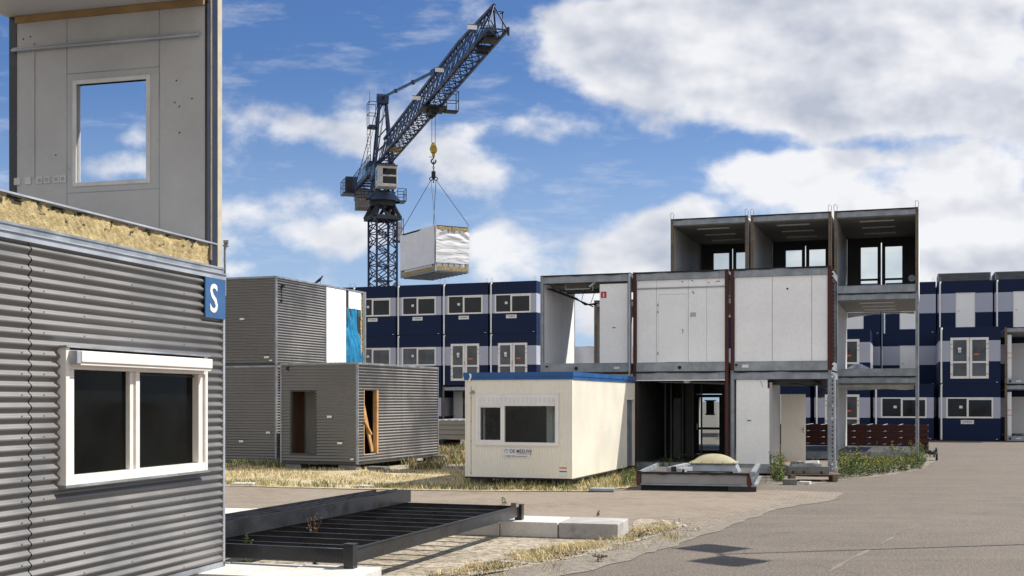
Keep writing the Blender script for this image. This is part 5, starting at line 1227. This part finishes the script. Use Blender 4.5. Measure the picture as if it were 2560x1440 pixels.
mb = MB(); mb.bar((1.2,.35,Z-.03),(2.3,.40,Z-.03),.08,.05); mb.box(.8,.92,.45,.57,Z-.08,Z+.09); mb.box(1.0,1.12,.42,.54,Z-.08,Z+.03); o = mb.build('black_offcut', K['black']); o.location = T.location; o.rotation_euler = T.rotation_euler; tag(o, 'black steel offcuts lying in front of the skylight dome', 'offcut')
# ---------------------------------------------------------------- pallet with concrete slab and rubble
p = gp(1968, 1204); FP = Frame(p.x, p.y, 8)
T = thing('pallet', 'weathered wooden pallet carrying a grey concrete slab beside the road', 'pallet', (p.x, p.y, .012), 8)
mb = MB()
for i in range(6): mb.box(.0, 1.42, .17*i, .17*i+.12, .17, .195)
mb.build('deck_board', K['wood'], T)
for x in (.1, 1.2):
    mb = MB(); mb.box(x, x+.12, .0, 1.0, .0, .17); mb.build('bearer', K['wood'], T)
mb = MB(); mb.box(.03, 1.12, .08, .85, .2, .40)
for x in (.14,.5,.95): pass
o = mb.build('concrete_slab', K['concrete_d'], None, .01); o.location = T.location; o.rotation_euler = T.rotation_euler; tag(o, 'thick grey concrete slab lying on the wooden pallet', 'concrete slab')
mb = MB(); mb.box(.14,.19,.06,.08,.21,.27); mb.box(.42,.47,.06,.08,.21,.27); mb.box(.88,.93,.06,.08,.21,.27); o2 = mb.build('slot', K['dark'], o)
mb = MB(); mb.box(.14, .92, .15, .65, .402, .46); o = mb.build('steel_plate', K['galv']); o.location = T.location; o.rotation_euler = T.rotation_euler; tag(o, 'flat grey metal tray on top of the slab on the pallet', 'metal tray')
for i, (x, y, z, w, d, h, m, lb) in enumerate(((.12,.2,.462,.16,.2,.05,'concrete_d','grey rubble piece at the left on the loaded pallet'),(.30,.25,.462,.14,.2,.06,'concrete_d','grey rubble piece second from left on the loaded pallet'),(.44,.22,.462,.12,.2,.04,'galv','grey offcut in the middle of the loaded pallet'),(.50,.15,.475,.36,.12,.06,'white','white offcut slanting across the loaded pallet'))):
    mb = MB(); mb.box(-w/2, w/2, -d/2, d/2, 0, h); o = mb.build('rubble_piece', K[m], None, .01); q = FP.w(x+w/2, y+d/2, .012+z); o.location = q; o.rotation_euler = (R(random.uniform(-8,8)), R(random.uniform(-6,12)), R(random.uniform(-50,50))); tag(o, lb, 'rubble')
block(gp(1975, 1212), .35, .22, .15, 'tilted grey block under the left end of the pallet', 8)
block(gp(2012, 1211), .3, .2, .08, 'small pale rubble under the pallet', 30, 'concrete')
# ---------------------------------------------------------------- oxide red beams behind the open modules
for r in range(4):
    T = thing('beam_frame', 'dark red steel frame with pale cross bars, %s of the stack behind the tower' % ['lowest','second','third','topmost'][r], 'steel frame', (17.5, 50.4, .0), 19, 'stack of dark red steel frames')
    z = .10+.27*r; LL = 7.2
    mb = MB(); mb.box(-LL, 0, 0, .03, z, z+.22); mb.box(-LL, 0, -.04, .06, z+.2, z+.225); mb.box(-LL, 0, -.04, .06, z, z+.02); mb.build('side_beam', K['redbeam'], T)
    mb = MB(); mb.box(-LL, 0, 2.2, 2.23, z, z+.22); mb.build('side_beam', K['redbeam'], T)
    mb = MB(); mb.box(-.05, -.0, .065, 2.195, z, z+.22); mb.build('end_beam', K['redbeam'], T)
    for i in range(11):
        x = -.55-.64*i; mb = MB(); mb.bar((x,-.09,z+.225),(x+.12,.30 if r < 3 else 2.1,z+.235),.035,.02); mb.build('cross_bar', K['galv_l'], T)
mb = MB(); mb.box(-7.3,.1,-.2,.1,0,.09); o = mb.build('sleeper', K['dark']); o.location = (17.5,50.4,0); o.rotation_euler = (0,0,-R(19)); tag(o, 'dark timber sleeper under the stack of red steel frames', 'sleeper')
q = FR.w(-.1, 1.2); T = thing('jockey_wheels', 'pair of black wheels on a bracket at the foot of the right-hand tower', 'wheels', (q.x+.6, q.y-.2, .0), 20)
mb = MB(); mb.tube((0,0,.16),(.08,0,.16),.15,18); mb.build('wheel', K['rubber'], T); mb = MB(); mb.tube((-.02,.45,.32),(.06,.45,.32),.14,18); mb.build('wheel', K['rubber'], T)
mb = MB(); mb.bar((-.05,0,.16),(-.05,.45,.32),.05,.1); mb.bar((-.4,.2,.3),(-.02,.2,.25),.08,.12); mb.build('bracket', K['black'], T)
# stacked profiled panels between the grey and cream cabins
FQ = Frame(-3.6, 54.5, 20)
for r in range(4):
    T = thing('panel_pack', 'pack of grey profiled roof panels between the cabins, %s of four' % ['lowest','second','third','topmost'][r], 'panel pack', (FQ.o.x, FQ.o.y, 0), 20, 'stacked packs of grey panels')
    z = .42+.22*r; mb = MB(); mb.box(0, 6.0, 0, 2.4, z, z+.20); mb.box(0, 6.0, -.02, 0, z+.17, z+.2); mb.build('panel', K['clad'], T)
    if r == 3:
        mb = MB(); [mb.box(.1+.33*i, .25+.33*i, 0, 2.4, z+.20, z+.24) for i in range(18)]; mb.build('rib', K['galv_l'], T)
for x in (.5, 3.0, 5.5): block(FQ.w(x, .8, .0), .25, 2.0, .42, 'dark bearer under the pack of grey panels, %s' % {.5:'left',3.0:'middle',5.5:'right'}[x], 20, 'dark', 'bearer', 'bearer', None)
# timber pieces in the weeds under the tower
for (px, py, w, d, h, lb) in ((2150,1146,.75,.3,.12,'long pale beam in the weeds below the tower'),(2225,1150,.3,.25,.28,'square timber block standing in the weeds below the tower'),(2243,1160,.4,.3,.1,'short pale block in the weeds below the tower'),(2300,1152,.45,.3,.1,'pale slab under the right foot of the tower')):
    block(gp(px, py), w, d, h, lb, 19, 'concrete_d' if 'slab' in lb else 'wood', 'timber block', 'timber_block', None)
block(FR.w(-2.8, .1), .5, .4, .06, 'slab under the left foot of the tower', 19)
# rubble by the slabs at the road edge
for i, (px, py, s_) in enumerate(((1668,1318,.10),(1690,1312,.06),(1640,1322,.07),(1710,1318,.05),(1655,1305,.05),(1622,1338,.06))):
    mb = MB(); blob(mb, (0,0,0), (s_, s_*.8, s_*.6), 0, 7, 5); o = mb.build('stone', K['pebble']); o.location = gp(px, py)+Vector((0,0,s_*.3)); tag(o, 'small grey stone on the sandy road edge', 'stone', 'small stones at the road edge')
# lamp post standing beyond the right edge of the picture; it throws the double-headed shadow
T = thing('street_lamp', 'tall lamp post with two flat square heads beside the road', 'street lamp', (9.50, 18.66, 0)); HL = 8.0
mb = MB(); mb.tube((0,0,0),(0,0,HL),.045,12,0,.035); mb.build('pole', K['galv'], T)
mb = MB(); mb.tube((.05,-.95,HL),(-.05,.95,HL),.03,8); mb.build('arm', K['galv'], T)
for y in (-.72, .68):
    mb = MB(); mb.M = Matrix.Translation((0, y, HL)) @ Matrix.Rotation(R(45), 4, 'Z'); mb.box(-.40,.40,-.40,.40,-.06,.06); mb.build('lamp_head', K['galv'], T, .02)

# ================================================================ plants
def blade(mb, x, y, z, h, w, lean, m):
    a = random.uniform(0, 6.283); dx, dy = math.cos(a), math.sin(a); b = random.uniform(0, 6.283); lx, ly = math.cos(b)*lean*h, math.sin(b)*lean*h
    mb.add([(x-dx*w, y-dy*w, z), (x+dx*w, y+dy*w, z), (x+lx*.4+dx*w*.7, y+ly*.4+dy*w*.7, z+h*.6), (x+lx*.4-dx*w*.7, y+ly*.4-dy*w*.7, z+h*.6), (x+lx, y+ly, z+h)], [(0,1,2,3),(3,2,4)], m)
def inpoly(x, y, P):
    c = False; n = len(P)
    for i in range(n):
        a, b = P[i], P[(i+1) % n]
        if (a[1] > y) != (b[1] > y) and x < (b[0]-a[0])*(y-a[1])/(b[1]-a[1])+a[0]: c = not c
    return c
def scatter(name, P, n, hr, wr, mats, wts, thr=-.2, ns=.6, seed=0, lean=.5, label=None, z=.02, avoid=()):
    rnd = random.Random(seed); mb = MB(); xs = [p[0] for p in P]; ys = [p[1] for p in P]; k = 0; t = 0
    while k < n and t < n*20:
        t += 1; x = rnd.uniform(min(xs), max(xs)); y = rnd.uniform(min(ys), max(ys))
        if not inpoly(x, y, P): continue
        d = noise.noise(Vector((x*ns, y*ns, seed)))+.5*noise.noise(Vector((x*ns*4, y*ns*4, seed)))
        if d < thr+rnd.uniform(-.15, .15): continue
        if any(inpoly(x, y, A) for A in avoid): continue
        g_ = noise.noise(Vector((x*.9, y*.9, seed+9)))+rnd.uniform(-.3, .3)
        m = rnd.choices(range(len(mats)), [w_*(2.0 if (i == 0 and g_ > .12) else 1) for i, w_ in enumerate(wts)])[0]
        blade(mb, x, y, z, rnd.uniform(*hr)*(1+.6*max(0, d)), rnd.uniform(*wr), lean, m); k += 1
    o = mb.build(name, [K[m] for m in mats]); return tag(o, label, 'grass', kind='stuff')
strip = [G(540,1213), G(900,1223), G(1160,1227), G(1480,1229), G(1590,1219), G(1588,1172), G(1432,1206), G(1162,1200), G(1165,1178), G(1000,1180), G(900,1170), G(540,1164)]
scatter('dry_grass', strip, 15000, (.03,.10), (.004,.009), ['green_leaf','straw','straw2','stem_br'], [.5,3,3,.5], -.05, .7, 3, label='dry straw-coloured grass with green tufts in front of the cabins')
nearg = [G(540,1213), G(900,1223), G(1160,1227), G(1480,1230), G(1480,1222), G(1160,1216), G(900,1212), G(540,1204)]
scatter('grass', nearg, 2600, (.04,.12), (.005,.010), ['green_leaf','straw','green_dk'], [2,1.4,.7], -.05, 1.1, 5, label='greener grass tufts along the kerb of the verge')
beigeb = [G(1160,1222), G(1480,1226), G(1590,1217), G(1588,1168), G(1430,1203), G(1160,1199)]
scatter('grass', beigeb, 4500, (.05,.24), (.004,.009), ['green_leaf','straw','straw2','green_dk'], [1.8,2,1,.8], -.15, 1.1, 6, label='tall mixed grass along the foot of the cream cabin')
foot = [G(560,1170), G(890,1174), G(1040,1158), G(1040,1150), G(890,1163), G(560,1161)]
scatter('grass', foot, 3000, (.06,.24), (.004,.009), ['green_leaf','straw','green_dk'], [1.5,1,1], -.05, 1.4, 7, label='sparse green weeds along the foot of the grey cabins')
mid = [G(1040,1180), G(1165,1176), (-1.6,44), (-1.5,56), (-3.2,56), (-3.0,44), G(1000,1165)]
scatter('grass', mid, 4500, (.06,.30), (.005,.012), ['green_leaf','straw','stem_br','green_dk'], [1.2,1.5,1,.4], .02, .8, 8, label='patchy weeds on the gravel between grey and cream cabins')
sandp = [(-1.5,13.9), G(1150,1445), G(1440,1392), G(1590,1352), G(1700,1322), G(1640,1310), (1.3,18.6), (.3,17.5)]
scatter('grass', sandp, 3800, (.03,.09), (.002,.004), ['green_leaf','straw','straw2'], [.6,2,2], .10, 1.4, 9, .8, label='short dry grass on the sandy ground beside the black frame')
scatter('moss', sandp, 5000, (.008,.025), (.004,.009), ['stem_br','green_dk','straw'], [2,1,1.5], -.12, 1.0, 21, .9, label='low brown moss and dead stems on the sandy ground')
redge = [G(1240,1470), G(1500,1415), G(1640,1375), G(1760,1335), G(1730,1322), G(1590,1362), G(1450,1395), G(1100,1440)]
scatter('grass', redge, 900, (.02,.07), (.002,.004), ['green_leaf','straw'], [1,1.5], .25, 1.4, 10, .8, label='thin grass in the joint between sand and road')
def leafy(mb, x, y, z, h, nleaf, ls, spread, rnd, m0=0, fl=None):
    """a stem with leaves all round"""
    lx, ly = rnd.uniform(-.2,.2)*h, rnd.uniform(-.2,.2)*h
    mb.tube((x,y,z), (x+lx,y+ly,z+h), .004, 4, m0)
    for i in range(nleaf):
        t = rnd.uniform(.08, 1.0); a = rnd.uniform(0, 6.283); r = ls*rnd.uniform(.6,1.3)*(1.1-.5*t); e = rnd.uniform(-.2,.9)
        px, py, pz = x+lx*t, y+ly*t, z+h*t; d = Vector((math.cos(a), math.sin(a), e)).normalized(); s_ = Vector((-math.sin(a), math.cos(a), rnd.uniform(-.3,.3)))*r*.22
        p = Vector((px,py,pz)); q = p+d*r*.5; e_ = p+d*r-Vector((0,0,r*.25))
        mb.add([p, q+s_, e_, q-s_], [(0,1,2,3)], m0 if rnd.random() < .7 else m0+1)
    if fl is not None:
        for i in range(rnd.randint(2,6)):
            a = rnd.uniform(0,6.283); q = Vector((x+lx+math.cos(a)*.06, y+ly+math.sin(a)*.06, z+h+rnd.uniform(-.08,.05)))
            for k in range(3): b = a+k*2.1; mb.add([q, q+Vector((.022*math.cos(b),.022*math.sin(b),.012)), q+Vector((.022*math.cos(b+1),.022*math.sin(b+1),.014))], [(0,1,2)], fl)
def weedbed(name, P, n, hr, seed, label, flo=.3, hfn=None):
    rnd = random.Random(seed); mb = MB(); xs = [p[0] for p in P]; ys = [p[1] for p in P]; k = 0; t = 0
    while k < n and t < n*30:
        t += 1; x = rnd.uniform(min(xs), max(xs)); y = rnd.uniform(min(ys), max(ys))
        if not inpoly(x, y, P): continue
        h = rnd.uniform(*hr)*(1+.7*noise.noise(Vector((x*1.4, y*1.4, seed))))*(hfn(x, y) if hfn else 1)
        if h < .04: continue
        leafy(mb, x, y, .005, h, int(16+h*30), .07+.05*h, .1, rnd, 0, 2 if rnd.random() < flo else None); k += 1
    o = mb.build(name, [K['green_leaf'], K['green_dk'], K['flower']]); return tag(o, label, 'weeds', kind='stuff')
tw = [G(2092,1202), G(2200,1188), G(2300,1175), G(2318,1162), G(2300,1150), G(2200,1148), G(2100,1156)]
weedbed('weeds', tw, 620, (.12,.42), 11, 'green weeds with yellow flowers at the foot of the right-hand tower', .45, lambda x, y: 1.5 if x < 10.6 else (1.4 if x > 13.6 else .8))
weedbed('weeds', [G(1930,1206), G(1965,1208), G(1962,1166), G(1925,1162)], 130, (.25,.62), 12, 'tall green weeds between the grounded roof section and the pallet', .15)
weedbed('weeds', [G(1596,1185), G(1690,1172), (5.2,34.2), (4.3,34.6), G(1600,1172)], 70, (.15,.5), 13, 'green weeds with a yellow flower behind the roof section, by the cream cabin', .12)
weedbed('weeds', [G(1560,1219), G(1592,1214), G(1590,1190), G(1550,1204)], 60, (.1,.35), 14, 'green weeds at the far foot of the cream cabin', .1)
weedbed('weeds', [G(1965,1178), G(2085,1172), G(2085,1160), G(1965,1162)], 60, (.08,.25), 15, 'low weeds behind the loaded pallet', .1)
weedbed('weeds', [(12.5,46.2), (16,45), (16.2,47), (13,48)], 50, (.2,.5), 16, 'weeds in front of the stack of red steel frames', .0)
def plant(name, px, py, z, hs, label, seed, ls=.07, brown=False):
    rnd = random.Random(seed); mb = MB()
    for h in hs:
        leafy(mb, rnd.uniform(-.03,.03), rnd.uniform(-.03,.03), 0, h, int(22+60*h) if not brown else 7, ls, .1, rnd, 0)
        if brown: [mb.tube((0,0,h*.6),(rnd.uniform(-.12,.12),rnd.uniform(-.05,.05),h*rnd.uniform(.8,1.1)),.0025,4) for _ in range(5)]; [blob(mb, (rnd.uniform(-.1,.1), rnd.uniform(-.04,.04), h*rnd.uniform(.85,1.1)), (.012,.012,.012), 0, 5, 4) for _ in range(6)]
    o = mb.build(name, [K['stem_br'], K['straw']] if brown else [K['green_leaf'], K['green_leaf']]); o.location = gp(px, py, z) if py else px; return tag(o, label, 'plant')
plant('weed_plant', FB.w(FB.lx(612, .34), .34, .02), None, 0, (.56,.5,.38), 'bright green leafy weed growing through the left part of the black frame', 1, .06)
plant('dry_weed', 785, 1404, .02, (.60,.52), 'dry brown weed growing up between the black joists', 2, .05, True)
plant('weed_plant', 790, 1420, .02, (.12,.1), 'low green weed under the near end of the black frame', 3, .06)
plant('weed_plant', 1259, 1262, .01, (.16,.14), 'small green weed behind the far corner of the black frame', 4, .06)
plant('weed_plant', 1495, 1290, .01, (.10,.08), 'tiny weed behind the concrete slabs', 5, .05)
plant('weed_plant', 700, 1276, .25, (.05,.04), 'tiny yellow-green sprout on the rear left concrete slab', 6, .03)
plant('grass_tuft', 1600, 1344, .01, (.10,.08,.07), 'grass tuft beside the right end of the slab row', 7, .05)
plant('grass_tuft', 1500, 1404, .01, (.09,.08,.07), 'dry tuft on the sandy edge near the road', 8, .05, True)
# pebbles
rnd = random.Random(4); mb = MB(); ico = [(0,0,1),(1,0,0),(0,1,0),(-1,0,0),(0,-1,0),(0,0,-1)]; fi = [(0,1,2),(0,2,3),(0,3,4),(0,4,1),(5,2,1),(5,3,2),(5,4,3),(5,1,4)]
P = [(-1.5,13.6), G(1150,1450), G(1440,1396), G(1590,1356), G(1760,1325), G(1700,1300), (1.9,19.6), (1.6,18.5), (.3,17.5)]
xs = [p[0] for p in P]; ys = [p[1] for p in P]
for _ in range(15000):
    x, y = rnd.uniform(min(xs), max(xs)), rnd.uniform(min(ys), max(ys))
    if not inpoly(x, y, P): continue
    r = .004+.020*rnd.random()**5+.004*rnd.random(); q = rnd.uniform(0,3)
    mb.add([(x+r*(a*math.cos(q)-b*math.sin(q)), y+r*(a*math.sin(q)+b*math.cos(q))*.8, .014+r*.3+r*c*.6) for a, b, c in ico], fi)
K['pebble_d'] = mat('dark_pebble', (.16,.14,.11), .9, 0, .4, 9)
mb.m = [rnd.choice((0,0,1)) if False else (0 if (i//8)%3 else 1) for i in range(len(mb.f))]
tag(mb.build('gravel', [K['pebble'], K['pebble_d']]), 'loose gravel on the sandy ground by the frame', 'gravel', kind='stuff')
